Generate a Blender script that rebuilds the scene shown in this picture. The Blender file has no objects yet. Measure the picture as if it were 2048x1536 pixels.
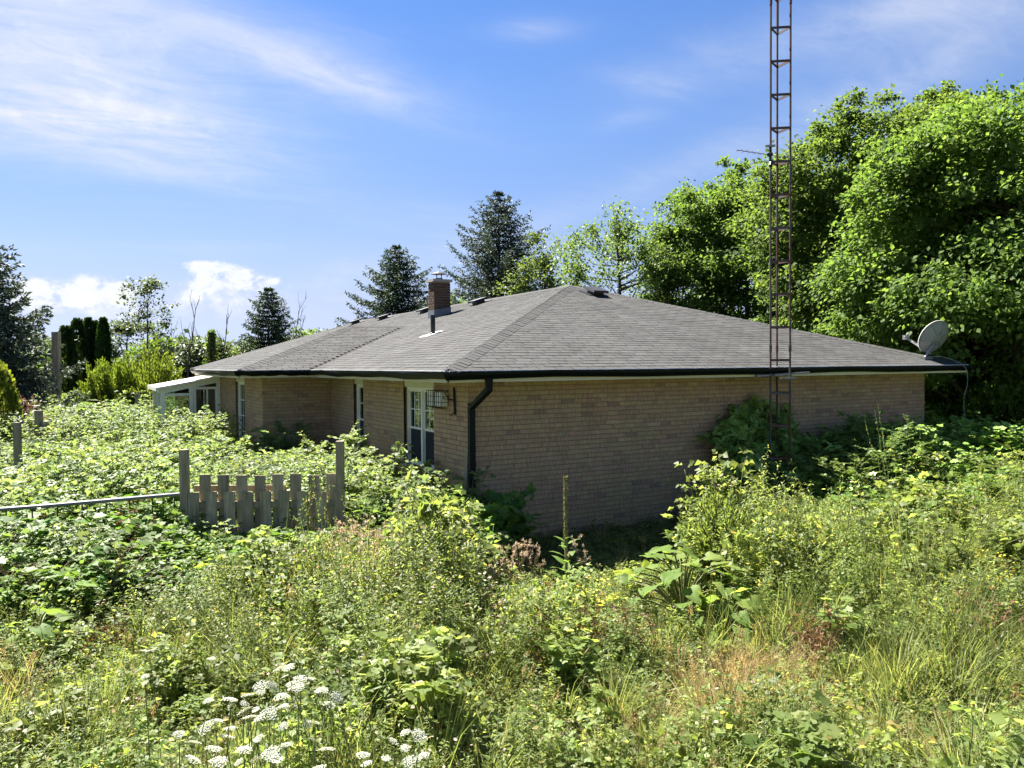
import bpy, math, random
import numpy as np
from mathutils import Vector, Matrix

S = bpy.context.scene
COL = S.collection
R = math.radians
rng = np.random.default_rng(7)
random.seed(7)

# ------------------------------------------------------------------ camera
FPX = 1548.65                       # focal length in photo pixels (2048 wide)
CAM = np.array([-5.0703, -10.4719, 2.7554])
YAW, PITCH, ROLL = 0.508, -0.0257, -0.0077
FW = np.array([math.sin(YAW)*math.cos(PITCH), math.cos(YAW)*math.cos(PITCH), math.sin(PITCH)])
RT = np.array([math.cos(YAW), -math.sin(YAW), 0.0])
UP = np.cross(RT, FW)
R2 = RT*math.cos(ROLL) + UP*math.sin(ROLL)
U2 = -RT*math.sin(ROLL) + UP*math.cos(ROLL)
cam = bpy.data.cameras.new('camera')
cam.sensor_width = 36.0
cam.lens = FPX/2048*36.0
cam.clip_start = 0.05
cam.clip_end = 4000
camo = bpy.data.objects.new('camera', cam)
COL.objects.link(camo)
m = Matrix.Identity(4)
for i in range(3):
    m[i][0] = R2[i]; m[i][1] = U2[i]; m[i][2] = -FW[i]; m[i][3] = CAM[i]
camo.matrix_world = m
S.camera = camo

# ------------------------------------------------------------------ world, sun, exposure
SUN_EL = R(54)
SUN_DIR = np.array([-0.22*math.cos(SUN_EL), 0.9755*math.cos(SUN_EL), math.sin(SUN_EL)])   # towards the sun
SUN_DIR /= np.linalg.norm(SUN_DIR)

def pray(px, py):
    v = FW + (px-1024)/FPX*R2 + (768-py)/FPX*U2
    return v/np.linalg.norm(v)

class NT:
    """small helper for node trees"""
    def __init__(self, tree):
        self.t = tree; self.n = tree.nodes; self.l = tree.links
    def new(self, typ, **kw):
        nd = self.n.new(typ)
        for k, v in kw.items(): setattr(nd, k, v)
        return nd
    def link(self, a, b): self.l.new(a, b)
    def put(self, sock, v):
        if hasattr(v, 'is_output') or isinstance(v, bpy.types.NodeSocket): self.l.new(v, sock)
        elif v is not None: sock.default_value = v
    def math(self, op, a, b=None, c=None, clamp=False):
        nd = self.new('ShaderNodeMath', operation=op, use_clamp=clamp)
        for i, v in enumerate((a, b, c)):
            if v is not None: self.put(nd.inputs[i], v)
        return nd.outputs[0]
    def vmath(self, op, a, b=None):
        nd = self.new('ShaderNodeVectorMath', operation=op)
        self.put(nd.inputs[0], a)
        if b is not None: self.put(nd.inputs[1], b)
        return nd.outputs['Value'] if op in ('DOT_PRODUCT', 'LENGTH') else nd.outputs['Vector']
    def noise(self, vec, scale, detail=4, rough=0.55, dist=0.0, out='Fac'):
        nd = self.new('ShaderNodeTexNoise')
        if vec is not None: self.link(vec, nd.inputs['Vector'])
        nd.inputs['Scale'].default_value = scale; nd.inputs['Detail'].default_value = detail
        nd.inputs['Roughness'].default_value = rough; nd.inputs['Distortion'].default_value = dist
        return nd.outputs[out]
    def ramp(self, fac, stops):
        nd = self.new('ShaderNodeValToRGB')
        e = nd.color_ramp.elements
        while len(e) > 1: e.remove(e[-1])
        for i, (p, c) in enumerate(stops):
            if i == 0: e[0].position = p
            else: e.new(p)
            e[i].color = (c[0], c[1], c[2], 1.0) if not isinstance(c, (int, float)) else (c, c, c, 1.0)
        self.put(nd.inputs[0], fac)
        return nd.outputs[0]
    def mix(self, fac, a, b, typ='MIX'):
        nd = self.new('ShaderNodeMix', data_type='RGBA', blend_type=typ)
        self.put(nd.inputs[0], fac)
        for s, v in ((nd.inputs[6], a), (nd.inputs[7], b)):
            if isinstance(v, (tuple, list)): s.default_value = (v[0], v[1], v[2], 1.0)
            else: self.put(s, v)
        return nd.outputs[2]
    def smooth(self, v, lo, hi):
        nd = self.new('ShaderNodeMapRange', interpolation_type='SMOOTHSTEP')
        self.put(nd.inputs[0], v)
        nd.inputs[1].default_value = lo; nd.inputs[2].default_value = hi
        return nd.outputs[0]

W_ = bpy.data.worlds.new('World'); S.world = W_; W_.use_nodes = True
nt = NT(W_.node_tree); nt.n.clear()
sky = nt.new('ShaderNodeTexSky', sky_type='NISHITA')
sky.sun_disc = False
sky.sun_elevation = SUN_EL
sky.sun_rotation = math.atan2(SUN_DIR[0], SUN_DIR[1])
sky.altitude = 200; sky.air_density = 1.0; sky.dust_density = 0.1; sky.ozone_density = 4.0
SKY_K = 0.05
tc = nt.new('ShaderNodeTexCoord')
dirv = tc.outputs['Generated']
sep = nt.new('ShaderNodeSeparateXYZ'); nt.link(dirv, sep.inputs[0])
# clear polarised-blue July sky: deepen the Nishita blue, keep its horizon from washing out
tint = nt.ramp(sep.outputs[2], [(0.016, (0.32, 0.355, 0.59)), (0.077, (0.47, 0.40, 0.49)), (0.137, (0.53, 0.465, 0.51)), (0.29, (0.49, 0.532, 0.635)), (0.42, (0.42, 0.527, 0.69))])
skyc = nt.mix(1.0, sky.outputs[0], tint, 'MULTIPLY')
# high cirrus on a flat layer: direction divided by its height
zc = nt.math('MAXIMUM', sep.outputs[2], 0.03)
inv = nt.math('DIVIDE', 1.0, nt.math('ADD', zc, 0.12))
comb = nt.new('ShaderNodeCombineXYZ')
nt.link(nt.math('MULTIPLY', sep.outputs[0], inv), comb.inputs[0])
nt.link(nt.math('MULTIPLY', sep.outputs[1], inv), comb.inputs[1])
mp = nt.new('ShaderNodeMapping'); nt.link(comb.outputs[0], mp.inputs[0])
mp.inputs['Rotation'].default_value = (0, 0, R(36)); mp.inputs['Scale'].default_value = (0.62, 1.35, 1)
n_streak = nt.noise(mp.outputs[0], 1.5, 6, 0.6, 0.7)
n_soft = nt.noise(comb.outputs[0], 0.75, 4, 0.5, 0.3)
cirrus = nt.smooth(nt.math('ADD', nt.math('MULTIPLY', n_streak, 0.62), nt.math('MULTIPLY', n_soft, 0.45)), 0.54, 0.86)
cover = nt.math('MULTIPLY', cirrus, 0.34)

def blob(px, py, sx, sy, ang=0.0):
    """soft ellipse of cloud round one direction of the sky (sizes in photo pixels)"""
    d = pray(px, py)
    e1 = np.cross(d, np.array([0, 0, 1.0])); e1 /= np.linalg.norm(e1)
    e2 = np.cross(e1, d)
    ca, sa = math.cos(ang), math.sin(ang)
    t1 = (e1*ca + e2*sa)*FPX/sx; t2 = (-e1*sa + e2*ca)*FPX/sy
    a = nt.vmath('DOT_PRODUCT', dirv, tuple(t1)); b = nt.vmath('DOT_PRODUCT', dirv, tuple(t2))
    front = nt.math('GREATER_THAN', nt.vmath('DOT_PRODUCT', dirv, tuple(d)), 0.0)
    q = nt.math('ADD', nt.math('MULTIPLY', a, a), nt.math('MULTIPLY', b, b))
    return nt.math('MULTIPLY', nt.math('POWER', 2.718, nt.math('MULTIPLY', q, -1.0)), front)
def total(items):
    acc = None
    for v, k in items:
        v = nt.math('MULTIPLY', v, k)
        acc = v if acc is None else nt.math('ADD', acc, v)
    return acc
n_fine = nt.noise(mp.outputs[0], 4.2, 6, 0.66, 1.4)
wisp = total([(blob(130, 120, 330, 120, -0.25), 0.85), (blob(10, 60, 300, 120, -0.1), 0.5), (blob(60, 110, 430, 110, -0.25), 0.45), (blob(420, 60, 420, 55, -0.22), 0.7), (blob(640, 140, 170, 34, -0.22), 0.85),
              (blob(150, 235, 300, 55, -0.12), 0.75), (blob(60, 260, 240, 60, 0.0), 0.55), (blob(1065, 60, 80, 20, 0.0), 0.62),
              (blob(1300, 168, 85, 24, -0.25), 0.6), (blob(1255, 240, 60, 18, 0.1), 0.5), (blob(1250, 380, 330, 34, 0.3), 0.4),
              (blob(1850, 130, 300, 60, 0.3), 0.75), (blob(1700, 40, 300, 50, 0.1), 0.55), (blob(340, 345, 90, 16, 0.0), 0.4), (blob(700, 545, 110, 30, 0.15), 0.6),
              (blob(930, 440, 160, 28, -0.1), 0.28), (blob(1800, 30, 300, 40, 0.15), 0.35)])
wisp = nt.math('MULTIPLY', wisp, nt.smooth(nt.math('ADD', nt.math('MULTIPLY', n_fine, 0.32), nt.math('ADD', nt.math('MULTIPLY', n_streak, 0.38), nt.math('MULTIPLY', n_soft, 0.30))), 0.27, 0.64), None)
# fair-weather cumulus low over the horizon
nv = nt.new('ShaderNodeMapping'); nt.link(dirv, nv.inputs[0]); nv.inputs['Scale'].default_value = (1, 1, 1.35)
n_puff = nt.noise(nv.outputs[0], 34.0, 6, 0.62, 0.1)
puffs = total([(blob(190, 580, 62, 26), 1.0), (blob(120, 600, 60, 22), 0.8), (blob(245, 590, 40, 18), 0.7), (blob(62, 572, 26, 16), 1.0), (blob(450, 553, 52, 24), 1.05),
               (blob(388, 583, 34, 24), 0.9), (blob(510, 572, 34, 18), 0.75), (blob(548, 562, 22, 11), 0.6), (blob(395, 534, 34, 11), 0.75)])
lowp = nt.smooth(nt.math('MULTIPLY', puffs, nt.math('ADD', -0.75, nt.math('MULTIPLY', n_puff, 3.5))), 0.22, 0.85)
veil = total([(blob(180, 608, 130, 30), 0.85), (blob(455, 595, 105, 40), 0.85), (blob(80, 600, 100, 24), 0.6), (blob(690, 548, 70, 22, 0.15), 0.30)])
veil = nt.math('MULTIPLY', veil, nt.smooth(n_puff, 0.25, 0.7))
lowp = nt.math('MAXIMUM', lowp, veil)
cl = nt.math('ADD', nt.math('MULTIPLY', wisp, 0.62), cover, clamp=True)
cl = nt.math('MAXIMUM', cl, nt.math('MULTIPLY', lowp, 0.85), clamp=True)
shade = nt.ramp(nt.math('ADD', nt.math('MULTIPLY', n_puff, 0.7), nt.math('MULTIPLY', lowp, 0.3)), [(0.35, (3.3, 3.5, 4.0)), (0.66, (4.3, 4.35, 4.5))])
col = nt.mix(cl, skyc, shade)
bg = nt.new('ShaderNodeBackground'); nt.link(col, bg.inputs[0]); bg.inputs[1].default_value = SKY_K
wo = nt.new('ShaderNodeOutputWorld'); nt.link(bg.outputs[0], wo.inputs[0])

sun = bpy.data.lights.new('sun', 'SUN'); sun.energy = 5.0; sun.angle = R(0.53); sun.color = (1.0, 0.95, 0.86)
suno = bpy.data.objects.new('sun', sun); COL.objects.link(suno)
suno.rotation_euler = Vector((-SUN_DIR[0], -SUN_DIR[1], -SUN_DIR[2])).to_track_quat('-Z', 'Y').to_euler()
vs = S.view_settings
vs.view_transform = 'Standard'; vs.look = 'None'; vs.gamma = 1; vs.use_curve_mapping = False
vs.exposure = 2.3
S.cycles.use_adaptive_sampling = True; S.cycles.adaptive_threshold = 0.025
S.cycles.max_bounces = 11; S.cycles.diffuse_bounces = 6; S.cycles.transmission_bounces = 6; S.cycles.transparent_max_bounces = 12
S.cycles.use_denoising = True
W_.cycles.sampling_method = 'MANUAL'; W_.cycles.sample_map_resolution = 256

# ------------------------------------------------------------------ helpers
def plan(a, d, z=0.0):
    """point a metres right of and d metres ahead of where the photographer stands"""
    return np.array([CAM[0] + math.sin(YAW)*d + math.cos(YAW)*a, CAM[1] + math.cos(YAW)*d - math.sin(YAW)*a, z])
def at(px, d, z=0.0):
    return plan((px-1024)/FPX*d, d, z)
def zat(py, px, d):
    """height of something d metres away that shows at row py"""
    v = pray(px, py); h = v[0]*math.sin(YAW) + v[1]*math.cos(YAW)
    return CAM[2] + v[2]/h*d
def project(p):
    q = np.asarray(p) - CAM
    w = q @ FW
    return 1024 + FPX*(q @ R2)/w, 768 - FPX*(q @ U2)/w, w

def empty(name, loc=(0, 0, 0), rz=0.0):
    o = bpy.data.objects.new(name, None); COL.objects.link(o)
    o.location = loc; o.rotation_euler = (0, 0, rz); o.empty_display_size = 0.2
    return o
def tag(o, label=None, cat=None, group=None, kind=None):
    if label: o['label'] = label
    if cat: o['category'] = cat
    if group: o['group'] = group
    if kind: o['kind'] = kind
    return o
def mesh_np(name, verts, faces, lv=None, smooth=False):
    """faces: list of index arrays (n,3) or (n,4), or a plain list of tuples"""
    me = bpy.data.meshes.new(name)
    verts = np.asarray(verts, dtype=np.float32)
    if isinstance(faces, list) and len(faces) and isinstance(faces[0], tuple):
        me.from_pydata(verts.tolist(), [], faces)
    else:
        if isinstance(faces, np.ndarray): faces = [faces]
        faces = [f for f in faces if len(f)]
        nl = sum(f.size for f in faces); nf = sum(len(f) for f in faces)
        me.vertices.add(len(verts)); me.vertices.foreach_set('co', verts.ravel())
        me.loops.add(nl); me.polygons.add(nf)
        me.loops.foreach_set('vertex_index', np.concatenate([f.ravel() for f in faces]).astype(np.int32))
        tot = np.concatenate([np.full(len(f), f.shape[1]) for f in faces])
        start = np.concatenate([[0], np.cumsum(tot)[:-1]])
        me.polygons.foreach_set('loop_start', start.astype(np.int32))
        me.polygons.foreach_set('loop_total', tot.astype(np.int32))
        me.update(calc_edges=True)
    if lv is not None:
        at_ = me.attributes.new('lv', 'FLOAT', 'POINT')
        at_.data.foreach_set('value', np.asarray(lv, dtype=np.float32))
    if smooth:
        me.polygons.foreach_set('use_smooth', np.ones(len(me.polygons), dtype=bool))
    return me
def link(name, me, mat=None, parent=None, loc=None):
    o = bpy.data.objects.new(name, me); COL.objects.link(o)
    if mat is not None and not me.materials: me.materials.append(mat)
    if parent is not None: o.parent = parent
    if loc is not None: o.location = loc
    return o

class MB:
    """collects shapes, then becomes ONE mesh object"""
    def __init__(self): self.v = []; self.f = []; self.lv = []
    def add(self, vs_, fs_, lv=0.5):
        b = len(self.v)
        self.v += [tuple(map(float, q)) for q in vs_]; self.f += [tuple(b + i for i in q) for q in fs_]
        self.lv += [lv]*len(vs_)
        return self
    def box(self, lo, hi, lv=0.5):
        x0, y0, z0 = lo; x1, y1, z1 = hi
        return self.add([(x0, y0, z0), (x1, y0, z0), (x1, y1, z0), (x0, y1, z0), (x0, y0, z1), (x1, y0, z1), (x1, y1, z1), (x0, y1, z1)],
                        [(0, 3, 2, 1), (4, 5, 6, 7), (0, 1, 5, 4), (1, 2, 6, 5), (2, 3, 7, 6), (3, 0, 4, 7)], lv)
    def bar(self, p, q, w, h, up=(0, 0, 1), lv=0.5):
        p = np.array(p, float); q = np.array(q, float); d = q - p; d /= np.linalg.norm(d)
        u = np.array(up, float)
        if abs(d @ u) > 0.98: u = np.array([1.0, 0, 0])
        s = np.cross(d, u); s /= np.linalg.norm(s); t = np.cross(s, d)
        c = []
        for e in (p, q):
            for a, b in ((-1, -1), (1, -1), (1, 1), (-1, 1)): c.append(e + s*a*w/2 + t*b*h/2)
        return self.add(c, [(0, 1, 2, 3), (7, 6, 5, 4), (0, 4, 5, 1), (1, 5, 6, 2), (2, 6, 7, 3), (3, 7, 4, 0)], lv)
    def tube(self, pts, rad, n=8, lv=0.5, cap=True):
        v, f = tube_np(pts, rad, n)
        b = len(self.v)
        self.v += [tuple(q) for q in v.tolist()]; self.f += [tuple(int(b + i) for i in q) for q in f]
        if cap:
            self.f.append(tuple(b + i for i in range(n))[::-1]); k = len(v) - n
            self.f.append(tuple(b + k + i for i in range(n)))
        self.lv += [lv]*len(v)
        return self
    def build(self, name, mat, parent=None, loc=None, smooth=False):
        me = mesh_np(name, self.v, self.f, self.lv, smooth)
        return link(name, me, mat, parent, loc)

def tube_np(pts, rad, n=6):
    pts = np.asarray(pts, float); k = len(pts)
    rad = np.broadcast_to(np.asarray(rad, float), (k,))
    tan = np.gradient(pts, axis=0); tan /= np.linalg.norm(tan, axis=1)[:, None] + 1e-9
    ref = np.array([0.3, 0.9, 0.1]) if abs(tan[0] @ np.array([0, 0, 1.0])) > 0.8 else np.array([0, 0, 1.0])
    s = np.cross(tan, ref); s /= np.linalg.norm(s, axis=1)[:, None] + 1e-9
    t = np.cross(s, tan)
    a = np.arange(n)*2*math.pi/n
    ring = np.cos(a)[None, :, None]*s[:, None, :] + np.sin(a)[None, :, None]*t[:, None, :]
    v = (pts[:, None, :] + ring*rad[:, None, None]).reshape(-1, 3)
    i = np.arange(k-1)[:, None]*n; j = np.arange(n)[None, :]; j2 = (j+1) % n
    f = np.stack([i+j, i+j2, i+n+j2, i+n+j], -1).reshape(-1, 4)
    return v, f

# ------------------------------------------------------------------ materials
def mat_new(name):
    mt = bpy.data.materials.new(name); mt.use_nodes = True
    t = NT(mt.node_tree); t.n.clear()
    out = t.new('ShaderNodeOutputMaterial')
    return mt, t, out
def principled(t, col, rough=0.7, spec=0.3, metal=0.0, normal=None):
    b = t.new('ShaderNodeBsdfPrincipled')
    if isinstance(col, (tuple, list)): b.inputs['Base Color'].default_value = (col[0], col[1], col[2], 1)
    else: t.link(col, b.inputs['Base Color'])
    t.put(b.inputs['Roughness'], rough); b.inputs['Specular IOR Level'].default_value = spec; b.inputs['Metallic'].default_value = metal
    if normal is not None: t.link(normal, b.inputs['Normal'])
    return b
def bump(t, h, strength=0.4, dist=0.01):
    b = t.new('ShaderNodeBump'); b.inputs['Strength'].default_value = strength; b.inputs['Distance'].default_value = dist
    t.link(h, b.inputs['Height']); return b.outputs[0]
def geo_pos(t): return t.new('ShaderNodeNewGeometry').outputs['Position']
def attr(t, name='lv'):
    a = t.new('ShaderNodeAttribute'); a.attribute_name = name; return a.outputs['Fac']
def obj_random(t): return t.new('ShaderNodeObjectInfo').outputs['Random']

def leaf_mat(name, dark, light, trans=1.6, mix=0.45, rough=0.5, spec=0.35, vary=0.5, yellow=None, per=0.6):
    mt, t, out = mat_new(name)
    lv = attr(t)
    c = t.mix(lv, dark, light)
    if yellow is not None:
        c = t.mix(t.smooth(lv, 0.93, 0.99), c, yellow)
    rnd = obj_random(t)
    hs = t.new('ShaderNodeHueSaturation'); t.link(c, hs.inputs['Color'])
    t.put(hs.inputs['Value'], t.math('ADD', 1.0 - vary*0.5, t.math('MULTIPLY', rnd, vary)))
    t.put(hs.inputs['Hue'], t.math('ADD', 0.5 - 0.018*per, t.math('MULTIPLY', t.math('FRACT', t.math('MULTIPLY', rnd, 7.31)), 0.036*per)))
    b = principled(t, hs.outputs[0], rough, spec)
    tr = t.new('ShaderNodeBsdfTranslucent')
    tcg = t.mix(1.0, hs.outputs[0], (trans*1.06, trans*1.0, trans*0.62), 'MULTIPLY')
    t.link(tcg, tr.inputs[0])
    ms = t.new('ShaderNodeMixShader'); ms.inputs[0].default_value = mix
    t.link(b.outputs[0], ms.inputs[1]); t.link(tr.outputs[0], ms.inputs[2]); t.link(ms.outputs[0], out.inputs[0])
    return mt

def flat_mat(name, col, rough=0.6, spec=0.3, metal=0.0, var=0.15, scale=6.0, bmp=0.0):
    mt, t, out = mat_new(name)
    p = geo_pos(t)
    n = t.noise(p, scale, 5, 0.6)
    f = t.math('ADD', 1.0 - var, t.math('MULTIPLY', n, 2*var))
    c = t.mix(1.0, col, f, 'MULTIPLY')
    nm = bump(t, t.noise(p, scale*12, 3), bmp, 0.004) if bmp else None
    b = principled(t, c, rough, spec, metal, nm)
    t.link(b.outputs[0], out.inputs[0])
    return mt

M = {}
# brick: tone per brick, rug-textured face
mt, t, out = mat_new('brick'); p = geo_pos(t)
c = t.ramp(attr(t), [(0.0, (0.285, 0.172, 0.125)), (0.10, (0.368, 0.236, 0.142)), (0.30, (0.412, 0.274, 0.152)), (0.50, (0.425, 0.296, 0.158)), (0.65, (0.410, 0.244, 0.156)), (0.80, (0.388, 0.280, 0.154)), (0.92, (0.412, 0.232, 0.156)), (1.0, (0.45, 0.33, 0.185))])
mpn = t.new('ShaderNodeMapping'); t.link(p, mpn.inputs[0]); mpn.inputs['Scale'].default_value = (70, 70, 9)
rug = t.noise(mpn.outputs[0], 1.0, 4, 0.6)
big = t.noise(p, 0.55, 4, 0.55)
c = t.mix(1.0, c, t.math('ADD', 0.25, t.math('MULTIPLY', rug, 1.55)), 'MULTIPLY')
c = t.mix(t.smooth(big, 0.40, 0.72), c, t.mix(1.0, c, (0.90, 0.98, 0.90), 'MULTIPLY'))
wst = t.new('ShaderNodeMapping'); t.link(p, wst.inputs[0]); wst.inputs['Scale'].default_value = (1.6, 1.6, 0.55)
w1n = t.noise(wst.outputs[0], 1.3, 6, 0.62, 0.5)
c = t.mix(t.math('MULTIPLY', t.smooth(w1n, 0.52, 0.74), 0.42), c, t.mix(1.0, c, (0.62, 0.66, 0.60), 'MULTIPLY'))
c = t.mix(t.math('MULTIPLY', t.smooth(t.noise(p, 2.3, 6, 0.65), 0.60, 0.76), 0.30), c, (0.46, 0.40, 0.30))
b = principled(t, c, 0.9, 0.15, 0, bump(t, rug, 0.5, 0.004)); t.link(b.outputs[0], out.inputs[0]); M['brick'] = mt
mt, t, out = mat_new('chimney_brick'); p = geo_pos(t)
c = t.ramp(attr(t), [(0.0, (0.060, 0.036, 0.026)), (0.4, (0.098, 0.062, 0.042)), (0.7, (0.085, 0.062, 0.040)), (1.0, (0.12, 0.075, 0.054))])
b = principled(t, t.mix(1.0, c, t.math('ADD', 0.6, t.math('MULTIPLY', t.noise(p, 30, 4, 0.6), 0.8)), 'MULTIPLY'), 0.9, 0.15); t.link(b.outputs[0], out.inputs[0]); M['chimney_brick'] = mt
M['perpend'] = flat_mat('pale_mortar', (0.50, 0.42, 0.28), 0.95, 0.1, 0, 0.35, 14.0)
M['screen'] = flat_mat('insect_screen', (0.028, 0.032, 0.036), 0.8, 0.1, 0, 0.1, 20.0)
M['mortar'] = flat_mat('mortar', (0.265, 0.190, 0.132), 0.95, 0.1, 0, 0.25, 3.0)
# shingles
mt, t, out = mat_new('shingle'); p = geo_pos(t)
gr = t.noise(p, 160, 2, 0.7); big = t.noise(p, 1.1, 5, 0.6)
st = t.new('ShaderNodeMapping'); t.link(p, st.inputs[0]); st.inputs['Scale'].default_value = (1.6, 1.6, 0.5)
strk = t.noise(st.outputs[0], 3.2, 5, 0.65)
c = t.ramp(attr(t), [(0, (0.041, 0.041, 0.0405)), (0.5, (0.0515, 0.0515, 0.051)), (1, (0.062, 0.062, 0.0615))])
c = t.mix(1.0, c, t.math('ADD', 0.68, t.math('MULTIPLY', gr, 0.64)), 'MULTIPLY')
c = t.mix(1.0, c, t.math('ADD', 0.55, t.math('MULTIPLY', big, 0.9)), 'MULTIPLY')
c = t.mix(t.smooth(strk, 0.52, 0.75), c, t.mix(1.0, c, (1.12, 0.98, 0.84), 'MULTIPLY'))
lich = t.math('MULTIPLY', t.smooth(t.noise(p, 13, 3, 0.5), 0.66, 0.74), t.smooth(t.noise(p, 0.9, 3, 0.5), 0.46, 0.66))
c = t.mix(t.math('MULTIPLY', lich, 0.6), c, (0.16, 0.16, 0.14))
dk_ = t.new('ShaderNodeMapping'); t.link(p, dk_.inputs[0]); dk_.inputs['Scale'].default_value = (0.9, 0.9, 0.2)
c = t.mix(t.math('MULTIPLY', t.smooth(t.noise(dk_.outputs[0], 1.7, 5, 0.6, 0.6), 0.52, 0.72), 0.38), c, (0.022, 0.022, 0.020))
b = principled(t, c, 0.92, 0.2, 0, bump(t, gr, 0.5, 0.003)); t.link(b.outputs[0], out.inputs[0]); M['shingle'] = mt
M['deck'] = flat_mat('roof_felt', (0.035, 0.033, 0.03), 0.95, 0.1)
M['gutter'] = flat_mat('gutter_paint', (0.0040, 0.0055, 0.0055), 0.5, 0.16, 0, 0.35, 2.2)
M['cream'] = flat_mat('cream_trim', (0.62, 0.57, 0.41), 0.55, 0.3, 0, 0.12, 2.5)
M['white'] = flat_mat('white_frame', (0.76, 0.74, 0.66), 0.45, 0.35, 0, 0.08, 3.0)
M['drip'] = flat_mat('drip_edge', (0.72, 0.72, 0.70), 0.4, 0.5, 0, 0.2, 5.0)
M['darkmetal'] = flat_mat('dark_metal', (0.013, 0.013, 0.014), 0.5, 0.4, 0.0, 0.3, 8.0)
M['lead'] = flat_mat('grey_flashing', (0.17, 0.18, 0.19), 0.5, 0.4, 0.3, 0.25, 4.0)
M['concrete'] = flat_mat('concrete', (0.34, 0.32, 0.28), 0.9, 0.2, 0, 0.25, 8.0, 0.3)
M['dish'] = flat_mat('dish_grey', (0.26, 0.26, 0.255), 0.5, 0.3, 0, 0.22, 5.0)
M['cable'] = flat_mat('grey_cable', (0.22, 0.24, 0.22), 0.6, 0.3)
M['soil'] = flat_mat('soil', (0.06, 0.045, 0.03), 0.95, 0.1, 0, 0.4, 2.0, 0.5)
# weathered wood
mt, t, out = mat_new('weathered_wood')
tco = t.new('ShaderNodeTexCoord'); mw = t.new('ShaderNodeMapping'); t.link(geo_pos(t), mw.inputs[0]); mw.inputs['Scale'].default_value = (26, 26, 2.0)
gn = t.noise(mw.outputs[0], 1.0, 6, 0.65, 0.5); mo = t.noise(geo_pos(t), 2.6, 4, 0.6)
c = t.ramp(gn, [(0.3, (0.175, 0.140, 0.090)), (0.55, (0.325, 0.270, 0.185)), (0.75, (0.43, 0.37, 0.265))])
c = t.mix(1.0, c, t.math('ADD', 0.7, t.math('MULTIPLY', attr(t), 0.6)), 'MULTIPLY')
c = t.mix(t.math('MULTIPLY', t.smooth(mo, 0.5, 0.75), 0.55), c, (0.14, 0.15, 0.085))
b = principled(t, c, 0.9, 0.15, 0, bump(t, gn, 0.5, 0.005)); t.link(b.outputs[0], out.inputs[0]); M['wood'] = mt
# rusty steel of the tower: rust spreading over dull galvanised pipe
mt, t, out = mat_new('rusty_steel'); p = geo_pos(t)
sz = t.new('ShaderNodeSeparateXYZ'); t.link(p, sz.inputs[0])
n1 = t.noise(p, 2.3, 6, 0.7); n2 = t.noise(p, 16, 4, 0.6)
rf = t.smooth(t.math('ADD', t.math('MULTIPLY', n1, 0.75), t.math('MULTIPLY', n2, 0.3)), 0.40, 0.62)
c = t.mix(rf, (0.085, 0.09, 0.10), (0.105, 0.046, 0.026))
b = principled(t, c, 0.62, 0.4, 0.25, bump(t, n2, 0.3, 0.002)); t.link(b.outputs[0], out.inputs[0]); M['rust'] = mt
M['galv'] = flat_mat('galvanised_pipe', (0.20, 0.20, 0.20), 0.5, 0.5, 0.55, 0.25, 5.0)
# window glass
mt, t, out = mat_new('window_glass')
g = t.new('ShaderNodeBsdfGlossy'); g.inputs['Roughness'].default_value = 0.02; g.inputs['Color'].default_value = (0.9, 0.95, 0.95, 1)
tp = t.new('ShaderNodeBsdfTransparent'); tp.inputs[0].default_value = (0.78, 0.84, 0.82, 1)
fr = t.new('ShaderNodeFresnel'); fr.inputs[0].default_value = 1.75
ms = t.new('ShaderNodeMixShader'); t.link(t.math('ADD', t.math('MULTIPLY', fr.outputs[0], 1.1), 0.05, clamp=True), ms.inputs[0])
t.link(tp.outputs[0], ms.inputs[1]); t.link(g.outputs[0], ms.inputs[2]); t.link(ms.outputs[0], out.inputs[0]); M['glass'] = mt
M['interior'] = flat_mat('dim_interior', (0.10, 0.095, 0.085), 0.9, 0.1)
M['curtain'] = flat_mat('curtain', (0.16, 0.12, 0.10), 0.9, 0.1)
# foliage
L = {}
L['maple'] = leaf_mat('maple_leaf', (0.056, 0.108, 0.022), (0.116, 0.176, 0.042), 1.75, 0.50, 0.6, 0.12, 0.15)
L['maple_b'] = leaf_mat('maple_leaf_light', (0.060, 0.115, 0.023), (0.124, 0.185, 0.044), 1.75, 0.50, 0.6, 0.12, 0.15)
L['lightgreen'] = leaf_mat('pale_leaf', (0.070, 0.118, 0.026), (0.135, 0.185, 0.055), 1.5, 0.48, 0.5, 0.25, 0.15)
L['greygreen'] = leaf_mat('grey_green_leaf', (0.045, 0.075, 0.030), (0.105, 0.14, 0.060), 1.4, 0.40, 0.5, 0.35, 0.15)
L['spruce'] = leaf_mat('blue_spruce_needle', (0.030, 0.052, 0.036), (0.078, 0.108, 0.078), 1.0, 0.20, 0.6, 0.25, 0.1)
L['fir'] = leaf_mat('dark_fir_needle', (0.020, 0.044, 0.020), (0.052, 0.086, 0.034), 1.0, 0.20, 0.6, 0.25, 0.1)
L['cedar'] = leaf_mat('cedar_scale', (0.020, 0.050, 0.012), (0.046, 0.088, 0.017), 1.2, 0.25, 0.7, 0.2, 0.1)
L['gold'] = leaf_mat('golden_juniper', (0.085, 0.130, 0.014), (0.190, 0.235, 0.036), 1.5, 0.42, 0.6, 0.2, 0.12)
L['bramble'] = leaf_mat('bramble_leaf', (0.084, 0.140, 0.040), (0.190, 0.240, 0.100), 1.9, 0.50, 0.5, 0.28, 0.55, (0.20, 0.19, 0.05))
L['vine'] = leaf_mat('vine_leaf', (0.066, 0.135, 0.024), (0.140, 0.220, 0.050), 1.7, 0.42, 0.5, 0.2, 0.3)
L['weed'] = leaf_mat('weed_leaf', (0.092, 0.140, 0.032), (0.220, 0.262, 0.090), 2.0, 0.52, 0.5, 0.25, 0.6, (0.21, 0.17, 0.05))
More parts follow.
